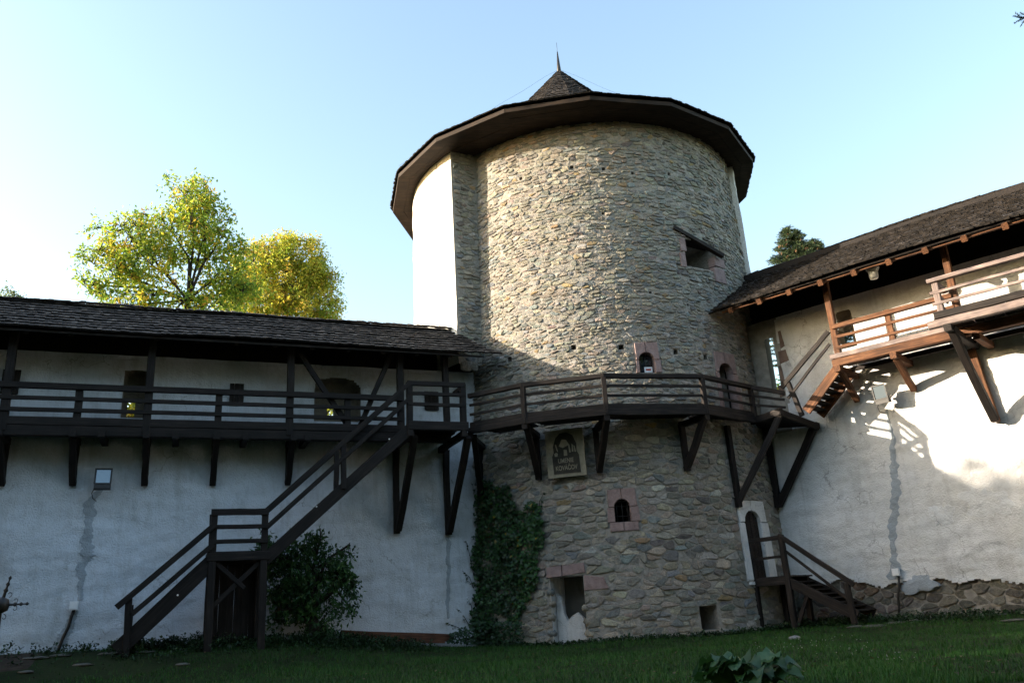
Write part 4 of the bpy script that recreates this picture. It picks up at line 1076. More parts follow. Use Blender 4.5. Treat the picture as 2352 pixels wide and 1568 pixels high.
# floodlights
def floodlight(label, c, X, Nn, tilt):
    """c centre, X right vector, Nn out of the wall"""
    t = thing('floodlight', c, label, 'floodlight', 'floodlights on the curtain walls')
    Z = V((0, 0, 1)); Nt = (Nn * math.cos(tilt) + Z * -math.sin(tilt)).normalized(); Zt = (Z * math.cos(tilt) + Nn * math.sin(tilt)).normalized()
    w_, h_, d_ = .40, .42, .16; vs = []
    for (k, s) in ((0, .6), (d_, 1.0)):
        for (i, j) in ((-1, -1), (1, -1), (1, 1), (-1, 1)): vs.append(c + X * w_ / 2 * i * s + Zt * h_ / 2 * j * s + Nt * k)
    for (i, j) in ((-1, -1), (1, -1), (1, 1), (-1, 1)): vs.append(c + X * (w_ / 2 - .03) * i + Zt * ((h_ / 2 - .03) * j) + Nt * d_)
    for (i, j) in ((-1, -1), (1, -1), (1, 1), (-1, 1)): vs.append(c + X * (w_ / 2 - .05) * i + Zt * ((h_ / 2 - .05) * j) + Nt * (d_ - .06))
    fs = [(3, 2, 1, 0)] + [(i, (i + 1) % 4, 4 + (i + 1) % 4, 4 + i) for i in range(4)] + [(4 + i, 4 + (i + 1) % 4, 8 + (i + 1) % 4, 8 + i) for i in range(4)] + [(8 + i, 8 + (i + 1) % 4, 12 + (i + 1) % 4, 12 + i) for i in range(4)] + [(12, 13, 14, 15)]
    mesh('housing', vs, fs, K_metal, t)
    g = c + Nt * (d_ - .02)
    mesh('glass', [g + X * (w_ / 2 - .04) * i + Zt * (h_ / 2 - .04) * j for (i, j) in ((-1, -1), (1, -1), (1, 1), (-1, 1))], [(0, 1, 2, 3)], K_lens, t)
    boxc('ballast_box', t, c - Zt * (h_ / 2 + .05) + Nt * .07, (X, Nt, Zt), w_ * .95, .15, .11, K_metal)
    boxc('bracket', t, c - Nn * .1 - Z * .12, (X, Nn, Z), .1, .26, .05, K_metal)
    p = c - Zt * (h_ / 2 + .05) - X * w_ * .45
    tube('lead', t, [p, p - X * .05 - Z * .12, p - X * .02 - Z * .25, p - Nn * .18 + X * .05 - Z * .3], .012, K_metal, 5)
    return t
m, t_, b_ = new_mat('floodlight_lens', .12, .6); b_.inputs['Base Color'].default_value = (.22, .27, .30, 1); b_.inputs['Metallic'].default_value = .6; K_lens = m
floodlight('black floodlight on the shaded left wall above a grey mortar strip', pl(238, 1098, NL, QL - .3), DL.to_3d(), -NL.to_3d(), math.radians(-12))
floodlight('floodlight on the sunny right wall below the brown gallery', pl(2026, 900, NR, QR - .38), (DR.to_3d() + V((0, -.3, 0))).normalized(), (-NR.to_3d() + V((-.25, 0, 0))).normalized(), math.radians(8))

# ------------------------------------------------------------ porch with steps at the corner door
QK = 21.7; QK2 = 22.75
porch = thing('entrance_steps', RW(-9, QK, -.9), 'dark wooden porch steps with handrail leading to the corner doorway', 'steps')
def g_at(p): return ground_h(p.x, p.y)
tp0, hp0 = rx(1737, 1330, QK); tp1, hp1 = rx(1808, 1318, QK); HK = (hp0 + hp1) / 2 - .05
hk0 = rx(1722, 1240, QK)[1]; hk1 = rx(1790, 1230, QK)[1]; HKT = (hk0 + hk1) / 2
for t, q in ((tp0 - .05, QK), (tp1, QK), (tp1, QK2), (tp0 + .25, QK2)):
    p = RW(t, q, 0); beam('leg', porch, RW(t, q, g_at(p) - .05), RW(t, q, HK - .05), .15, .15, W_mid, up=NR.to_3d())
for t, q in ((tp0 - .05, QK), (tp1, QK)): beam('post', porch, RW(t, q, HK - .1), RW(t - .02, q, HKT), .14, .14, W_mid, up=NR.to_3d())
beam('handrail', porch, RW(tp0 - .05, QK - .02, HKT - .05), RW(tp1, QK - .02, HKT - .02), .1, .11, W_mid, ext=.06)
beam('rail', porch, RW(tp0, QK, HKT - .55), RW(tp1, QK, HKT - .52), .05, .07, W_mid)
beam('edge_beam', porch, RW(tp0 - .1, QK, HK - .08), RW(tp1, QK, HK - .08), .12, .2, W_mid, ext=.06)
beam('edge_beam', porch, RW(tp0 + .2, QK2, HK - .08), RW(tp1 + .1, QK2, HK - .08), .12, .2, W_mid)
for k in range(7): beam('plank', porch, RW(tp0 - .1 + k * .03, QK + .08 + k * .18, HK + .03), RW(tp1 + .15, QK + .08 + k * .18, HK + .03), .17, .045, W_mid, seg=1)
te, he2 = rx(1945, 1400, QK)
flight(porch, RW, te + .25, he2 - .15, tp1 + .02, HK - .12, QK, QK2 + .1, 8, W_mid, W_mid, 0, sideh=.26)
t5, h5 = rx(1945, 1338, QK); p = RW(t5, QK, 0)
beam('post', porch, RW(t5 + .04, QK - .02, g_at(p) - .05), RW(t5, QK - .02, h5), .14, .13, W_mid, up=NR.to_3d())
beam('handrail', porch, RW(tp1, QK - .03, HKT - .02), RW(t5 + .12, QK - .03, h5 + .0), .09, .12, W_mid, ext=.08)
a = rx(1800, 1262, QK); b = rx(1938, 1365, QK); beam('rail', porch, RW(a[0], QK, a[1]), RW(t5, QK, h5 - .42), .05, .07, W_mid)
beam('brace', porch, RW(tp1 + .05, QK + .02, g_at(p)), RW(tp1 + .45, QK + .02, HK - .5), .08, .09, W_mid)

# ------------------------------------------------------------ plaque
ua, ub = tuv(1262, 1050)[0], tuv(1350, 1050)[0]; um = (ua + ub) / 2; vb_ = tuv(1306, 1097)[1]; vt_ = tuv(1306, 990)[1]
pn = NT(um); px_ = V((math.cos(um / AR), math.sin(um / AR), 0)); Wp = (ub - ua) * RS(3.5) / AR * .985; Hp = vt_ - vb_
tl = math.radians(4); pz = (V((0, 0, 1)) * math.cos(tl) + pn * math.sin(tl)).normalized(); pN = px_.cross(pz); pN = -pN if pN.dot(pn) < 0 else pN
pc_ = tmap(um, (vb_ + vt_) / 2, .26)
K_pale = simple('pale_sign_wood', (.20, .185, .14), (.30, .28, .22), 8, .8, .004)
K_sign = simple('dark_sign_board', (.028, .027, .024), (.05, .047, .04), 8, .8, .004)
plq = thing('carved_sign', pc_, 'pale framed carved wooden sign reading UMENIE KOVACOV under the walkway', 'sign')
boxc('board', plq, pc_, (px_, pN, pz), Wp, .06, Hp, K_pale)
def P2(x, z, d=.031): return pc_ + px_ * x * Wp / 2 + pz * z * Hp / 2 + pN * d
outl = [(-.68, -.86), (.72, -.86), (.70, -.12), (.60, .05), (.62, .35), (.45, .72), (.15, .86), (-.2, .84), (-.45, .66), (-.62, .3), (-.6, .05), (-.70, -.12)]
prism('relief_panel', plq, [P2(x, z, .045) for x, z in outl], pN * -.02, K_sign)
for pts in ([(-.55, -.12), (-.42, -.12), (-.38, .0), (-.47, .05), (-.57, 0)], [(-.08, -.12), (.1, -.12), (.1, .12), (-.06, .14)],
            [(.22, 0), (.30, 0), (.26, .34), (.2, .34)], [(.36, .02), (.44, .02), (.44, .3), (.38, .36)], [(.5, 0), (.58, 0), (.52, .26), (.47, .28)],
            [(-.3, .3), (-.1, .22), (.25, .32), (.1, .55), (-.12, .58)], [(-.42, .1), (-.36, .06), (-.44, .4), (-.5, .36)]):
    prism('relief_figure', plq, [P2(x, z, .055) for x, z in pts], pN * -.012, K_pale)
def text_mesh(body, size, c, parent):
    cu = bpy.data.curves.new('t', 'FONT'); cu.body = body; cu.size = size; cu.align_x = 'CENTER'; cu.align_y = 'CENTER'; cu.extrude = .004; cu.offset = .001
    o = bpy.data.objects.new('t', cu); sc.collection.objects.link(o)
    bpy.context.view_layer.update(); me = bpy.data.meshes.new_from_object(o.evaluated_get(bpy.context.evaluated_depsgraph_get()))
    bpy.data.objects.remove(o); me.materials.clear(); me.materials.append(K_pale)
    Mw = Matrix.Identity(4)
    for i in range(3): Mw[i][0] = px_[i] * .82; Mw[i][1] = pz[i] * 1.15; Mw[i][2] = pN[i]
    Mw.translation = c; return reg(bpy.data.objects.new('lettering', me), Mw, parent)
text_mesh('UMENIE', .155, P2(.0, -.33, .052), plq); text_mesh('KOVÁČOV', .155, P2(.0, -.63, .052), plq)
boxc('support', plq, P2(-.85, -1.04, .02), (px_, pN, pz), .16, .2, .04, K_metal)

# ------------------------------------------------------------ planks on the ground, iron cross, stones
def on_g(p, dz=0): return V((p.x, p.y, g_at(p) + ZO + dz))
a = pl(782, 1456, NL, QL - .45); b = pl(1040, 1464, NL, QL - .45)
o = beam('timber_beam', None, V((a.x, a.y, a.z)), V((b.x, b.y, b.z)), .1, .2, W_red, jit=.01); tag(o, 'reddish brown beam lying along the wall foot, upper of two', 'beam')
a2 = pl(800, 1470, NL, QL - .7); b2 = pl(1020, 1474, NL, QL - .7)
o = beam('timber_beam', None, a2, b2, .16, .06, W_red, jit=.01); tag(o, 'thin brown board lying in front of the reddish beam at the wall foot', 'board')
cr = ath(-18, 1395, .45) if False else dist(2, 1389, 11.5)
X = V((1, .1, 0)).normalized(); X = X - V((0, 0, 1)) * 0
icross = thing('iron_cross', (cr.x, cr.y, g_at(cr) + ZO), 'black wrought iron cross with scrolls at the left edge', 'cross')
def cp(x, z): return cr + X * x + V((0, 0, z))
S_ = 11.5 / FP
def leafy(name, p0, p1, w0):
    vs, fs = [], []; n = 14; p0 = V(p0); p1 = V(p1); d = (p1 - p0).normalized(); sd = d.cross(V((0, 1, 0))).normalized()
    for i in range(n + 1):
        f = i / n; ww = w0 * (1 - f) + .006 + (.014 if i % 3 == 1 and f > .35 else 0)
        if i == n: ww = .002
        for j, (a_, b_2) in enumerate(((-ww, 0), (0, .008), (ww, 0), (0, -.008))): vs.append(p0.lerp(p1, f) + sd * a_ + V((0, b_2, 0)))
    for i in range(n):
        for j in range(4): fs.append((i * 4 + j, i * 4 + (j + 1) % 4, i * 4 + 4 + (j + 1) % 4, i * 4 + 4 + j))
    return mesh(name, vs, fs, K_metal, icross)
leafy('arm', cp(0, 0), cp(.31, 0), .012); leafy('arm', cp(0, 0), cp(-.31, 0), .012); leafy('arm', cp(0, 0), cp(.07, .32), .02)
beam('shaft', icross, cp(0, 0), on_g(cr, -.1), .035, .02, K_metal, up=(0, 1, 0))
lathe('boss', icross, cr, [(.02, -.09), (.075, -.06), (.09, 0), (.075, .06), (.02, .09)], K_metal, 10)
for (x, z, sx, sz) in ((.09, .13, 1, 1), (.17, .05, 1, 1), (.17, -.05, 1, -1), (.05, -.15, 1, -1), (-.09, .13, -1, 1), (-.17, .05, -1, 1), (-.17, -.05, -1, -1), (-.05, -.15, -1, -1)):
    P = []
    for i in range(16):
        th = i / 15 * 4.6; rr_ = .034 * (1 - i / 22); P.append(cp(x * .9, z * .9) + X * sx * (math.sin(th) * rr_) + V((0, 0, sz * (-math.cos(th) * rr_ + .0))))
    tube('scroll', icross, P, .004, K_metal, 4)
r5 = random.Random(99); n5 = 0
for (x, y, s, lab) in ((1825, 1463, .10, 'small pale stone lying in the grass near the porch steps'),):
    p = ath(x, y, -.93); lump_o = lump('stone', None, on_g(p, .03), s * 1.3, s, s * .6, K_grey, 5); tag(lump_o, lab, 'stone')
K_flat = simple('weathered_flat_stone', (.06, .06, .054), (.13, .125, .11), 8, .9, .01)
fl = [(80, 1512, .5), (140, 1506, .4), (250, 1502, .45), (330, 1498, .5), (190, 1528, .35), (60, 1545, .3), (420, 1528, .25), (2120, 1424, .7), (2210, 1416, .8), (2290, 1412, .6), (2010, 1438, .5), (2060, 1431, .5), (1965, 1440, .4), (2330, 1425, .5)]
labs = ['dirty flat stone at the left wall foot near the dark cable', 'flat stone just right of the cable foot at the left wall', 'flat stone slab between cable foot and staircase', 'flat stone beside the lowest stair step',
        'flat stone in the bare soil in front of the cable foot', 'lowest flat stone at the left picture edge', 'pale flat stone in the grass before the stair landing', 'long flat kerb stone under the junction box of the right wall',
        'long flat kerb stone right of the right wall cable', 'flat kerb stone near the right picture edge', 'flat stone in the grass right of the porch steps', 'flat stone between the porch steps and the kerb stones', 'flat stone nearest the porch steps', 'flat stone at the right picture edge']
for i, ((x, y, s), lab) in enumerate(zip(fl, labs)):
    # find ground point along the ray
    r = ray(x, y); k = 8.0
    while k < 30 and (r * (k / math.hypot(r.x, r.y))).z > ground_h(*(r * (k / math.hypot(r.x, r.y))).xy): k += .05
    k = min(k, 24); p = r * (k / math.hypot(r.x, r.y))
    o = lump('flat_stone', None, V((p.x, p.y, g_at(p) + ZO + .01)), s * .6, s * .34, .035, K_flat, 200 + i, .5); tag(o, lab, 'stone', 'flat stones along the walls')

# ------------------------------------------------------------ foliage helpers
def leaf_quad(vs, fs, cs, c, d, n, L, W_, col, fold=.25):
    d = d.normalized(); s = d.cross(n)
    if s.length < 1e-3: s = d.cross(V((0, 1, .3)))
    s.normalize(); n = s.cross(d)
    b = len(vs); vs += [c, c + d * L * .5 + s * W_ * .5 + n * W_ * fold, c + d * L, c + d * L * .5 - s * W_ * .5 + n * W_ * fold]
    fs += [(b, b + 1, b + 2), (b, b + 2, b + 3)]; cs += [col] * 4
def rv3(r): 
    while True:
        v = V((r.uniform(-1, 1), r.uniform(-1, 1), r.uniform(-1, 1)))
        if .05 < v.length < 1: return v.normalized()
def pick(r, pal): 
    c, k = r.choice(pal); k = 1; g = r.uniform(.8, 1.2); return (c[0] * g, c[1] * g, c[2] * g)
def branch_geo(vs, fs, pts, r0_, r1_, n=5):
    b0 = len(vs); m_ = len(pts)
    for i, p in enumerate(pts):
        t = (pts[min(i + 1, m_ - 1)] - pts[max(i - 1, 0)]).normalized(); a = t.cross(V((.3, .9, .1))).normalized(); b = t.cross(a); rr_ = r0_ + (r1_ - r0_) * i / (m_ - 1)
        for k in range(n): th = 2 * math.pi * k / n; vs.append(p + a * math.cos(th) * rr_ + b * math.sin(th) * rr_)
    for i in range(m_ - 1):
        for k in range(n): fs.append((b0 + i * n + k, b0 + i * n + (k + 1) % n, b0 + (i + 1) * n + (k + 1) % n, b0 + (i + 1) * n + k))
def tree(name, label, cat, base, fork, blobs, nclump, leafL, pal, seed, group=None, mat=None, per=(14, 22), spread=.5, droop=.5):
    """blobs: (centre, radii) ellipsoids in the world; leaf clumps hang from twigs that join the limbs"""
    r = random.Random(seed); t = thing(name, base, label, cat, group)
    base = V(base); fork = V(fork); tv, tf = [], []
    branch_geo(tv, tf, [base, base.lerp(fork, .5) + V((.1, 0, 0)), fork], .22, .11, 8)
    nodes = [fork]; vs, fs, cs = [], [], []
    for (c, R, wgt) in blobs:
        c = V(c); mid = fork.lerp(c, .5) + V((r.uniform(-.3, .3), r.uniform(-.3, .3), r.uniform(.0, .5)))
        branch_geo(tv, tf, [fork, mid, c], .06, .03, 6); nodes += [mid, mid.lerp(c, .5), c]
        tipn = c + V((c.x - fork.x, c.y - fork.y, abs(c.z - fork.z))).normalized() * min(R) * .6; branch_geo(tv, tf, [c, tipn], .03, .012, 5); nodes.append(tipn)
    tot = sum(b[2] for b in blobs)
    for (c, R, wgt) in blobs:
        c = V(c)
        for _ in range(int(nclump * wgt / tot)):
            d = rv3(r); k = r.uniform(.25, 1.06) ** .55
            p = c + V((d.x * R[0], d.y * R[1], d.z * R[2])) * k
            p += V((nz(p.x, p.y, p.z, .9), nz(p.y, p.z, p.x, .9), nz(p.z, p.x, p.y, .9))) * .55
            nd = min(nodes, key=lambda q: (q - p).length_squared)
            if r.random() < .55: branch_geo(tv, tf, [nd, nd.lerp(p, .5) + V((0, 0, .12)), p], .022, .008, 3)
            if r.random() < .12: nodes.append(nd.lerp(p, .6))
            pc = pick(r, pal)
            for _ in range(r.randint(*per)):
                q = p + rv3(r) * spread * r.random(); dd = (rv3(r) + V((0, 0, -droop))).normalized(); col = pc if r.random() < .85 else pick(r, pal)
                leaf_quad(vs, fs, cs, q, dd, rv3(r), leafL * r.uniform(.6, 1.2), leafL * .42, col)
    mesh('trunk', tv, tf, K_bark, t, smooth=True); mesh('crown', vs, fs, mat or F_tree, t, cols=cs)
    return t
def at(x, y, D): return dist(x, y, D)
def blob(x, y, D, rx_px, rz_px, depth=None, w_=None):
    c = at(x, y, D); k = (c - V((0, 0, CZ))).length / FP; a = rx_px * k; b = rz_px * k
    return (c, (a, depth or max(a, b) * .9, b), w_ or a * b)
GR = [((.24, .36, .04), 1)] * 6 + [((.15, .25, .04), 1)] * 3 + [((.56, .50, .05), 1)] * 3 + [((.55, .36, .05), 1)] * 1 + [((.38, .46, .06), 1)] * 5
YE = [((.60, .52, .06), 1)] * 4 + [((.28, .38, .04), 1)] * 4 + [((.60, .42, .07), 1)] * 2 + [((.46, .48, .06), 1)] * 5
D1 = 34
tree('walnut_tree', 'tall loose green and yellow tree behind the left gallery roof', 'tree', (at(430, 900, D1).x, at(430, 900, D1).y, -1.5), at(431, 690, D1),
     [blob(440, 470, D1, 62, 52), blob(400, 540, D1, 105, 52), blob(300, 545, D1, 78, 48), blob(250, 620, D1, 62, 50), blob(350, 610, D1, 85, 52), blob(500, 560, D1, 55, 50),
      blob(520, 640, D1, 62, 42), blob(300, 700, D1, 80, 36), blob(400, 715, D1, 90, 34), blob(480, 705, D1, 80, 40), blob(470, 510, D1, 60, 50), blob(470, 440, D1, 30, 26), blob(215, 655, D1, 30, 26), blob(560, 665, D1, 55, 42), blob(562, 612, D1, 40, 42)],
     1350, .21, GR, 5, 'autumn trees behind the left wall', per=(9, 15), spread=.42)
D2 = 46
tree('ash_tree', 'rounded yellowing tree behind the left wall nearer the tower', 'tree', (at(660, 900, D2).x, at(660, 900, D2).y, -2.5), at(655, 700, D2),
     [blob(600, 600, D2, 62, 46), blob(670, 590, D2, 72, 48), blob(655, 640, D2, 100, 60), blob(715, 640, D2, 56, 60), blob(600, 690, D2, 90, 60), blob(720, 700, D2, 62, 50), blob(660, 720, D2, 110, 40), blob(765, 742, D2, 26, 18), blob(665, 548, D2, 24, 14)],
     1700, .22, YE, 6, 'autumn trees behind the left wall', per=(14, 20), spread=.55)
D3 = 60
tree('distant_tree', 'small pale treetop at the left picture edge above the roof', 'tree', (at(20, 900, D3).x, at(20, 900, D3).y, -4), at(18, 760, D3),
     [blob(22, 705, D3, 32, 26), blob(0, 715, D3, 42, 26), blob(30, 680, D3, 12, 10)], 160, .24, [((.10, .15, .06), 1), ((.16, .2, .08), 1)], 8, per=(10, 16), spread=.6)
# low trees seen through the wall slits
D4 = 30
for i, (x, lab) in enumerate(((302, 'green shrub seen through the arrow slit in the left wall near the second post'), (758, 'green shrub seen through the slit in the left wall near the crossed braces'))):
    c = at(x, 940, D4)
    tree('shrub_behind_wall', lab, 'shrub', (c.x, c.y, -1.5), c - V((0, 0, 1.5)), [(c, (1.7, .8, 1.8), 1)], 420, .2, YE, 30 + i, per=(14, 20), spread=.5)
c = at(1790, 905, 31)
tree('shrub_behind_wall', 'green shrub seen through the tall slit beside the tower in the right wall', 'shrub', (c.x, c.y, -1.5), c - V((0, 0, 1.6)), [(c + V((0, 0, -.9)), (1.6, 1.2, 1.3), 1)], 90, .2, YE, 41, per=(14, 20), spread=.5)
# spruces
def spruce(name, label, base, H, R, seed, layers=26, t0=.25, dens=1.0, group=None):
    r = random.Random(seed); t = thing(name, base, label, 'tree', group); base = V(base); tv, tf = [], []
    branch_geo(tv, tf, [base, base + V((0, 0, H * .5)), base + V((0, 0, H))], H * .016, .02, 8); vs, fs, cs = [], [], []
    for k in range(layers):
        f = t0 + (1 - t0) * k / layers; z = H * f; rad = R * (1 - f) ** .75 + .18
        for j in range(r.randint(7, 10)):
            a = r.random() * 6.28; L = rad * r.uniform(.6, 1.15); d = V((math.cos(a), math.sin(a), 0)); P = []
            for m_ in range(7): g = m_ / 6; P.append(base + V((0, 0, z)) + d * L * g + V((0, 0, -.28 * L * g + .24 * L * g * g)))
            branch_geo(tv, tf, P, .03, .008, 3)
            for m_ in range(int(L * 26 * dens) + 6):
                g = r.uniform(.12, 1.02); i0 = min(5, int(g * 6)); p = P[i0].lerp(P[i0 + 1], min(1.15, g * 6 - i0)); side = d.cross(V((0, 0, 1))) * r.choice((-1, 1))
                dd = (d * .6 + side * r.uniform(.2, 1) + V((0, 0, r.uniform(-.35, .25)))).normalized(); tl_ = (.16 + .22 * (1 - g)) * r.uniform(.6, 1.2); g_ = r.uniform(.7, 1.3)
                col = (.055 * g_, .085 * g_, .035 * g_)
                for q in range(5):
                    leaf_quad(vs, fs, cs, p + dd * tl_ * q / 5, (dd + rv3(r) * .7).normalized(), rv3(r), .13, .03, col)
            if f > .7 and r.random() < .5:
                p = P[5] - V((0, 0, .08)); 
                for q in range(5): leaf_quad(vs, fs, cs, p + V((r.uniform(-.03, .03), r.uniform(-.03, .03), -.02 * q)), V((r.uniform(-.3, .3), r.uniform(-.3, .3), -1)), rv3(r), .13, .07, (.19, .10, .05))
    mesh('trunk', tv, tf, K_bark, t, smooth=True); mesh('crown', vs, fs, F_needle, t, cols=cs); return t
DS = 46
tip = at(1812, 520, DS); b0 = V((tip.x, tip.y, -3)); spruce('spruce_tree', 'bushy green spruce top with brown cones rising behind the right roof', b0, tip.z + 3, 7.5, 3, layers=46, t0=.7, dens=1.5)
tip2 = at(1868, 548, DS + 2); spruce('spruce_tree', 'slimmer spruce top just right of the bushy spruce behind the roof', V((tip2.x, tip2.y, -3)), tip2.z + 3, 4.5, 4, layers=40, t0=.72, dens=1.3)
# near spruce whose branch tip enters at the upper right corner
nb = at(2327, 40, 14.0); tb = nb + RX * 2.6 + V((0, 1.0, .35)); tbase = V((tb.x, tb.y, ground_h(tb.x, tb.y) + ZO))
ns = thing('spruce_tree', tbase, 'near dark spruce whose branch tip pokes in at the upper right corner', 'tree')
tv, tf, vs, fs, cs = [], [], [], [], []; r = random.Random(12)
branch_geo(tv, tf, [tbase, tb, tb + V((0, 0, 4))], .2, .05, 8)
for k in range(46):
    z = tb.z - 6 + k * .22 - ZO
    for j in range(5):
        a = r.random() * 6.28; L = max(.3, 2.0 - k * .03) * r.uniform(.8, 1.0); d = V((math.cos(a), math.sin(a), 0)); p0_ = V((tb.x, tb.y, z + ZO)); e = p0_ + d * L - V((0, 0, .25))
        v = e - V((0, 0, CZ)); zz = v.dot(fwd)
        if v.dot(RX) / zz * FP < 1176 + 40: continue
        branch_geo(tv, tf, [p0_, p0_.lerp(e, .5) - V((0, 0, .05)), e], .03, .01, 3)
        for m_ in range(24):
            g = r.random(); p = p0_.lerp(e, g); leaf_quad(vs, fs, cs, p, (d + rv3(r) * .9), rv3(r), .16, .04, (.03, .05, .025))
main = [tb, tb.lerp(nb, .5) - V((0, 0, .1)), nb + RX * .12]
branch_geo(tv, tf, main, .03, .012, 5)
def sprig(p0_, d, L):
    for i in range(int(L / .006)):
        p = p0_ + d * (i * .006); k = 1 - .5 * i / (L / .006)
        for _ in range(2): leaf_quad(vs, fs, cs, p, (d * 1.2 + rv3(r) * .75).normalized(), rv3(r), .04 * k + .01, .008, (.025, .05, .03))
for (ox, oy, dx, dy, L) in ((.16, .0, -1, .12, .16), (.17, -.02, -1, -.5, .17), (.19, -.04, -.5, -.8, .13), (.12, .01, -.75, .55, .10), (.20, .03, -1, .5, .09), (.22, .0, -.9, 0, .15)):
    sprig(nb + RX * ox + UY * oy, (RX * dx + UY * dy).normalized(), L)
for i in range(30): sprig(nb.lerp(tb, .08 + .03 * i), rv3(r), .14)
mesh('trunk', tv, tf, K_bark, ns, smooth=True); mesh('crown', vs, fs, F_needle, ns, cols=cs)

# bush under the stairs
DG = [((.024, .066, .018), 1)] * 4 + [((.040, .10, .028), 1)] * 3 + [((.07, .15, .035), 1)]
qb = 22.55
def blq(x, y, rp, rz, q): 
    c = pl(x, y, NL, q); k = (c - V((0, 0, CZ))).length / FP; return (c, (rp * k, rp * k * .45, rz * k), rp * rz)
c = pl(712, 1470, NL, qb)
tree('elder_bush', 'dark leafy shrub growing under the stairs against the left wall', 'shrub', (c.x, c.y, g_at(c) + ZO - .05), pl(712, 1400, NL, qb),
     [blq(700, 1290, 75, 50, qb), blq(740, 1310, 70, 60, qb), blq(660, 1330, 60, 60, qb), blq(720, 1380, 85, 55, qb), blq(660, 1400, 55, 40, qb), blq(800, 1252, 42, 11, qb), blq(805, 1395, 22, 14, qb), blq(735, 1240, 30, 14, qb), blq(700, 1430, 60, 26, qb), blq(775, 1330, 40, 50, qb), blq(640, 1290, 40, 40, qb)],
     430, .15, DG + [((.16, .17, .03), 1)] * 0, 15, mat=F_bush, per=(12, 18), spread=.27, droop=.7)
# ivy
ivy = thing('ivy', tmap(*tuv(1165, 1440), .05), 'dark green ivy covering the tower foot where it meets the left wall', 'climbing plant')
IVP = [(1098, 1480), (1092, 1440), (1075, 1430), (1082, 1380), (1090, 1340), (1078, 1290), (1080, 1250), (1095, 1215), (1098, 1160), (1105, 1120), (1128, 1100), (1150, 1118), (1172, 1112), (1185, 1150), (1192, 1185), (1205, 1170), (1218, 1145), (1240, 1160), (1252, 1190), (1248, 1250), (1235, 1300), (1240, 1330), (1222, 1370), (1205, 1400), (1190, 1430), (1150, 1420), (1140, 1445), (1155, 1470), (1180, 1480)]
def inpoly(x, y, P):
    c = False
    for i in range(len(P)):
        (x0, y0), (x1, y1) = P[i], P[i - 1]
        if (y0 > y) != (y1 > y) and x < (x1 - x0) * (y - y0) / (y1 - y0) + x0: c = not c
    return c
r = random.Random(77); vs, fs, cs = [], [], []; cnt = 0
def ivy_leaf(p, n, s, col):
    d = (V((0, 0, -1)) + rv3(r) * .7); nn = (n + rv3(r) * .6 + V((0, 0, .5))).normalized(); d = (d - nn * d.dot(nn)).normalized(); sd = d.cross(nn)
    b = len(vs); P = [(0, 0), (.5, -.08), (.62, .3), (.3, .5), (0, 1), (-.3, .5), (-.62, .3), (-.5, -.08)]
    for (a, l) in P: vs.append(p + sd * a * s + d * l * s + nn * (.12 * s * (abs(a) - .3)))
    fs.append(tuple(range(b, b + 8))); cs.extend([col] * 8)
while cnt < 5200:
    x, y = r.uniform(1060, 1262), r.uniform(1095, 1485)
    if not inpoly(x + 10 * nz(x, y, 0, .09), y + 10 * nz(x, y, 4, .09), IVP): continue
    if nz(x, y, 9, .05) < -.38 and r.random() < .8: continue
    u, v = tuv(x, y); cnt += 1; th = .06 + .16 * max(0, .5 + nz(x, y, 2, .04)) + .04 * nz(x, y, 3, .15)
    p = tmap(u, v, r.uniform(.3, 1) * th + .02); p2 = pl(x, y, NL, QL)
    n = NT(u)
    if x < 1098 or p2.y < p.y: p = p2 - NL.to_3d() * (r.uniform(.1, .3)); n = -NL.to_3d()
    g = r.uniform(.7, 1.3); lite = r.random() < .25 + .3 * (x > 1200)
    col = (.035 * g, .095 * g, .025 * g) if lite else (.022 * g, .055 * g, .020 * g)
    if r.random() < .006: col = (.3, .22, .03)
    ivy_leaf(p, n, r.uniform(.06, .1), col)
# low spreading foot
for _ in range(900):
    x = r.uniform(1030, 1210); y = r.uniform(1425, 1478) ; p = pl(x, y, NL, 22.9 - r.random() * .3) if x < 1110 else tmap(*tuv(x, y), .15 + r.random() * .25)
    if x < 1090 and y < 1425 + (1090 - x) * .5: continue
    g = r.uniform(.7, 1.3); ivy_leaf(p, V((0, -1, .5)).normalized(), r.uniform(.05, .09), (.02 * g, .05 * g, .018 * g))
mesh('foliage', vs, fs, F_ivy, ivy, cols=cs)
# stray twigs reaching over the white wall
vsb, fsb, vs, fs, cs = [], [], [], [], []
for (x0, y0, x1, y1) in ((1090, 1330, 1070, 1240), (1088, 1350, 1062, 1310), (1085, 1420, 1072, 1370), (1080, 1440, 1050, 1395), (1075, 1460, 1025, 1430), (1100, 1170, 1085, 1110), (1240, 1180, 1252, 1130)):
    a = pl(x0, y0, NL, QL - .12) if x0 < 1200 else tmap(*tuv(x0, y0), .06); b = pl(x1, y1, NL, QL - .08) if x0 < 1200 else tmap(*tuv(x1, y1), .06)
    m1 = a.lerp(b, .5) + V((r.uniform(-.06, .06), 0, .05)); branch_geo(vsb, fsb, [a, m1, b], .012, .005, 4)
    for k in range(12): ivy_leaf(a.lerp(b, r.random()) + rv3(r) * .03, -NL.to_3d(), r.uniform(.03, .06), (.025, .05, .02))
mesh('stem', vsb, fsb, K_bark, ivy); mesh('foliage', vs, fs, F_ivy, ivy, cols=cs)

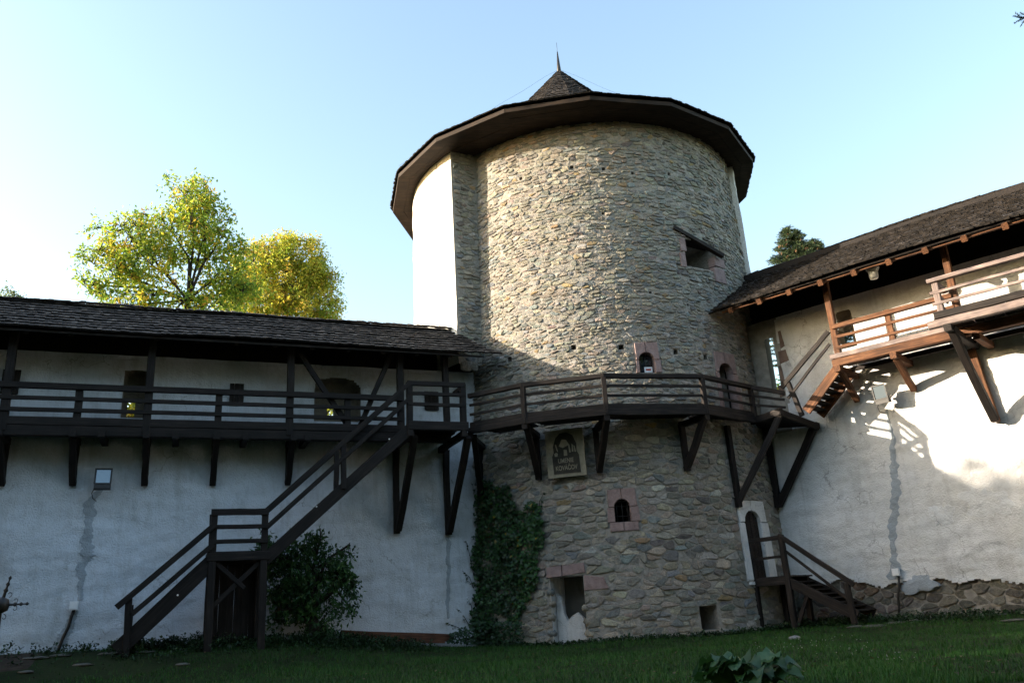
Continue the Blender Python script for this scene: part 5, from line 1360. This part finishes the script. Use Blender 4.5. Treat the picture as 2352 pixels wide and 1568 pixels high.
# ------------------------------------------------------------ broad-leaved plant in the foreground
def gpt(x, y):
    r = ray(x, y); k = 4.0
    while k < 40:
        p = r * (k / math.hypot(r.x, r.y))
        if p.z < ground_h(p.x, p.y): break
        k += .05
    return V((p.x, p.y, ground_h(p.x, p.y) + ZO))
plp = gpt(1715, 1592); plant = thing('broad_leaf_plant', plp, 'large leafy rosette of wavy pale green leaves in the foreground lawn', 'plant')
r = random.Random(31)
def big_leaf(base, d, L, Wd, lift, col):
    side = d.cross(V((0, 0, 1))).normalized(); vs, fs, cs = [], [], []; n = 9
    roll = r.uniform(-.5, .5); side = (side + V((0, 0, roll))).normalized()
    for i in range(n + 1):
        f = i / n; z = lift * (math.sin(f * 2.2) * .55) * L; c = base + d * L * (f * .95) + V((0, 0, z))
        ww = Wd * (.06 if f < .22 else math.sin(min(1, (f - .2) / .8) * math.pi * .93 + .12) ** .75) * .5
        wav = .035 * math.sin(i * 2.1 + roll * 5)
        for j, a in enumerate((-1, -.5, 0, .5, 1)): vs.append(c + side * ww * a + V((0, 0, (abs(a) * .22 * ww + (wav if abs(a) == 1 else 0)))))
    for i in range(n):
        for j in range(4): fs.append((i * 5 + j, i * 5 + j + 1, (i + 1) * 5 + j + 1, (i + 1) * 5 + j))
    return mesh('leaf', vs, fs, F_big, plant, smooth=True, cols=[col] * len(vs))
for k in range(34):
    a = 2.399 * k; f = k / 34; d = V((math.cos(a), math.sin(a) , 0)); L = .55 - .2 * f; lift = .35 + 1.3 * f
    g = r.uniform(.8, 1.2); col = (.042 * g, .10 * g, .045 * g) if r.random() < .6 else (.022 * g, .065 * g, .014 * g)
    big_leaf(plp + V((r.uniform(-.12, .12), r.uniform(-.1, .1), .02)) + d * .04, d, L * r.uniform(.8, 1.15), .25 * r.uniform(.8, 1.2), lift, col)

# ------------------------------------------------------------ grass, weeds, clover, soil
r = random.Random(55); vs, fs, cs = [], [], []
def visible_ground():
    return [(-14, 14), (9.5, 24.5)]
def clear(x, y):
    q = NL.x * x + NL.y * y; n = NR.x * x + NR.y * y
    return q < 23.25 and n < 23.45 and (V((x, y)) - TC).length > 5.85
def soil_w(x, y):
    a = max(0, 1 - ((x + 10.6) / 3.5) ** 2 - ((y - 18.4) / 2.0) ** 2)
    return a
cntg = 0
while cntg < 150000:
    y = 9.3 + 15.5 * r.random() ** 1.25; x = r.uniform(-.68, .70) * y
    if not clear(x, y): continue
    q = NL.x * x + NL.y * y
    if soil_w(x, y) + .5 * nz(x, y, 0, 1.5) > .25 and r.random() < .93: continue
    if nz(x, y, 8, 1.3) < -.3 and r.random() < .5: continue
    cntg += 1; z = ground_h(x, y) + ZO; L = r.uniform(.03, .075) * (1.3 + .9 * nz(x, y, 3, .6)) ; a = r.random() * 6.28; d = V((math.cos(a) * .55, math.sin(a) * .55, 1)).normalized(); s = V((-math.sin(a), math.cos(a), 0)) * .0055
    p = V((x, y, z - .005)); b = len(vs); vs += [p - s, p + s, p + d * L]; fs.append((b, b + 1, b + 2)); g = r.uniform(.7, 1.3) * (1 + .35 * nz(x, y, 1, .5))
    c = (.026 * g, .095 * g, .011 * g) if r.random() < .88 else (.05 * g, .085 * g, .015 * g)
    cs += [c] * 3
o = mesh('grass', vs, fs, F_grass, None, cols=cs); tag(o, 'short green lawn grass', 'grass', kind='stuff')
# weeds along the walls
vs, fs, cs = [], [], []
def weeds(n, gen, L0, pal):
    for _ in range(n):
        p = gen(); z = ground_h(p[0], p[1]) + ZO; h = L0 * r.uniform(.3, 1.3) * (1 + .6 * nz(p[0], p[1], 2, 1.2)); c = r.choice(pal); g = r.uniform(.7, 1.3)
        for k in range(7):
            q = V((p[0] + r.uniform(-.06, .06), p[1] + r.uniform(-.06, .06), z + h * r.random())); leaf_quad(vs, fs, cs, q, (rv3(r) + V((0, 0, .3))), V((0, 0, 1)), r.uniform(.05, .1), .05, (c[0] * g, c[1] * g, c[2] * g))
WP = [(.018, .045, .014), (.026, .06, .018), (.016, .034, .012)]
def gen1():
    s = r.uniform(-1.4, 6.0) if r.random() < .93 else r.uniform(-5, -1.4); q = 22.9 - abs(r.gauss(0, .9)); p = LW(s, q, 0); return p.x, p.y
def gen2():
    t = r.uniform(-10.8, -5.5); q = 23.2 - abs(r.gauss(0, .8)); p = RW(t, q, 0); return p.x, p.y
def gen3():
    t = r.uniform(-6, 2.5); q = 23.5 - abs(r.gauss(0, .15)); p = RW(t, q, 0); return p.x, p.y
def gen4():
    u = AR * math.radians(r.uniform(-40, 50)); p = tmap(u, -1, .25 + abs(r.gauss(0, .2))); return p.x, p.y
weeds(1700, gen1, .20, WP); weeds(500, gen2, .16, WP); weeds(160, gen3, .12, WP); weeds(500, gen4, .1, WP)
o = mesh('weeds', vs, fs, F_bush, None, cols=cs); tag(o, 'low leafy weeds along the foot of the walls', 'weeds', kind='stuff')
# bare soil patch and gravel at the left, soil strip under the bush
vs, fs = [], []
n_ = 26
for (sx, sq, a_, b_) in ((-2.8, 21.2, 4.4, 2.4),): pass
def patch(name, lab, s0, s1, q0, q1, dz=.012):
    P, Fc = [], []; nx_, ny_ = 40, 14
    for j in range(ny_ + 1):
        for i in range(nx_ + 1):
            s = s0 + (s1 - s0) * i / nx_; q = q0 + (q1 - q0) * j / ny_ + .35 * nz(s, 0, 0, .8) * (1 - j / ny_); p = LW(s, q, 0)
            e = dz if 0 < i < nx_ and 0 < j else -.06
            P.append((p.x, p.y, ground_h(p.x, p.y) + ZO + e + .015 * nz(s, q, 0, 3)))
    for j in range(ny_):
        for i in range(nx_): k = j * (nx_ + 1) + i; Fc.append((k, k + 1, k + nx_ + 2, k + nx_ + 1))
    o = mesh(name, P, Fc, K_soil, None, smooth=True); o['kind'] = 'structure'
patch('path', '', -11, -2.6, 20.2, 23.6); patch('soil_strip', '', -.4, 6.5, 22.5, 23.6)
# white clover heads and fallen leaves
vs, fs, cs = [], [], []
for _ in range(70):
    cx, cy = r.choice(((1800, 1492), (1850, 1475), (1900, 1480), (1960, 1495), (2050, 1510))); p = gpt(cx + r.gauss(0, 34), cy + r.gauss(0, 10)); s = r.uniform(.006, .010)
    c0 = p + V((0, 0, .06)); b = len(vs)
    vs += [c0 + V((s, 0, 0)), c0 + V((0, s, 0)), c0 + V((-s, 0, 0)), c0 + V((0, -s, 0)), c0 + V((0, 0, s)), c0 - V((0, 0, s))]
    fs += [(b + i, b + (i + 1) % 4, b + 4) for i in range(4)] + [(b + (i + 1) % 4, b + i, b + 5) for i in range(4)]; cs += [(.34, .34, .30)] * 6
o = mesh('clover_flowers', vs, fs, F_big, None, cols=cs); tag(o, 'tiny white clover flowers scattered in the lawn', 'flowers', kind='stuff')
vs, fs, cs = [], [], []
for _ in range(110):
    x, y = r.uniform(50, 2300), r.uniform(1490, 1566); p = gpt(x, y)
    leaf_quad(vs, fs, cs, p + V((0, 0, .05)), rv3(r) * V((1, 1, .3)), V((0, 0, 1)), .07, .05, r.choice(((.10, .06, .03), (.11, .09, .03), (.06, .04, .025))))
o = mesh('fallen_leaves', vs, fs, F_big, None, cols=cs); tag(o, 'small brown fallen leaves lying on the lawn', 'leaves', kind='stuff')

# ------------------------------------------------------------ trees outside the frame; those round the court are added to block sky and sun
DK = [((.03, .05, .015), 1), ((.04, .065, .02), 1), ((.05, .08, .025), 1)]
def big_tree(name, label, x, y, H, R, seed, n=520, cols=DK, z0=None, group=None):
    b = V((x, y, (ground_h(x, y) + ZO) if z0 is None else z0)); r = random.Random(seed)
    bl = [(b + V((r.uniform(-.45, .45) * R, r.uniform(-.45, .45) * R, H * f)), (R * k, R * k, H * .2), 1) for f, k in ((.3, .85), (.45, 1), (.6, .95), (.75, .75), (.88, .5))]
    return tree(name, label, 'tree', b, b + V((0, 0, H * .22)), bl, n, .95, cols, seed, group, mat=F_bush, per=(9, 12), spread=1.1)
for i, (x, y, H, R) in enumerate(((-17, -9, 17, 5.5), (-8, -13, 19, 5.5), (1, -14, 18, 5.5), (10, -12, 19, 5.5), (18, -7, 17, 5.5), (25, 1, 16, 5), (30, 10, 15, 5))):  # unseen row added to cut the sky light on walls and lawn
    big_tree('added_shade_tree', ('added tall shade tree far left behind the viewer', 'added tall shade tree left behind the viewer', 'added tall shade tree straight behind the viewer', 'added tall shade tree right behind the viewer', 'added tall shade tree far right behind the viewer', 'added tall shade tree right of the viewer beyond the picture edge', 'added shade tree beyond the right picture edge nearest the right wall')[i], x, y, H, R, 300 + i, group='added unseen trees shading the court')
SP = YE
for i, (x, y, H, R, n_) in enumerate(((-41, 16.0, 18.8, 3.2, 42), (-43, 19.0, 18.6, 3.0, 36), (-40, 12.5, 17.0, 3.0, 50))):
    big_tree('birch_tree', ('thin airy birch beyond the left picture edge, middle of three', 'thin airy birch beyond the left picture edge, farthest of three', 'thin airy birch beyond the left picture edge, nearest of three')[i], x, y, H, R, 340 + i, n=n_, cols=SP, z0=-.5, group='trees beyond the left picture edge')
for i, (x, y, H, R) in enumerate(((-25, -6, 13.5, 4.2), (-27, 1, 13, 4.2), (-26, 7, 12.5, 3.8))):  # unseen trees added to keep the low sun off the foreground
    big_tree('added_shade_tree', ('added dense sun-blocking tree inside the court left of the viewer, farthest back', 'added dense sun-blocking tree inside the court directly left of the viewer', 'added dense sun-blocking tree inside the court left, nearest the left wall')[i], x, y, H, R, 350 + i, n=480, group='added unseen trees shading the court')
for i, (x, y, H, R) in enumerate(((-39, 13.5, 15.2, 3.2), (-42, 17.2, 16.2, 3.4), (-40, 23.0, 19.0, 3.6))):
    big_tree('maple_tree', ('sparse yellow tree beyond the left picture edge, nearest the viewer', 'tallest sparse yellow tree beyond the left picture edge', 'sparse yellow tree beyond the left picture edge, farthest from the viewer')[i], x, y, H, R, 320 + i, n=130, cols=YE, z0=-.5, group='trees beyond the left picture edge')
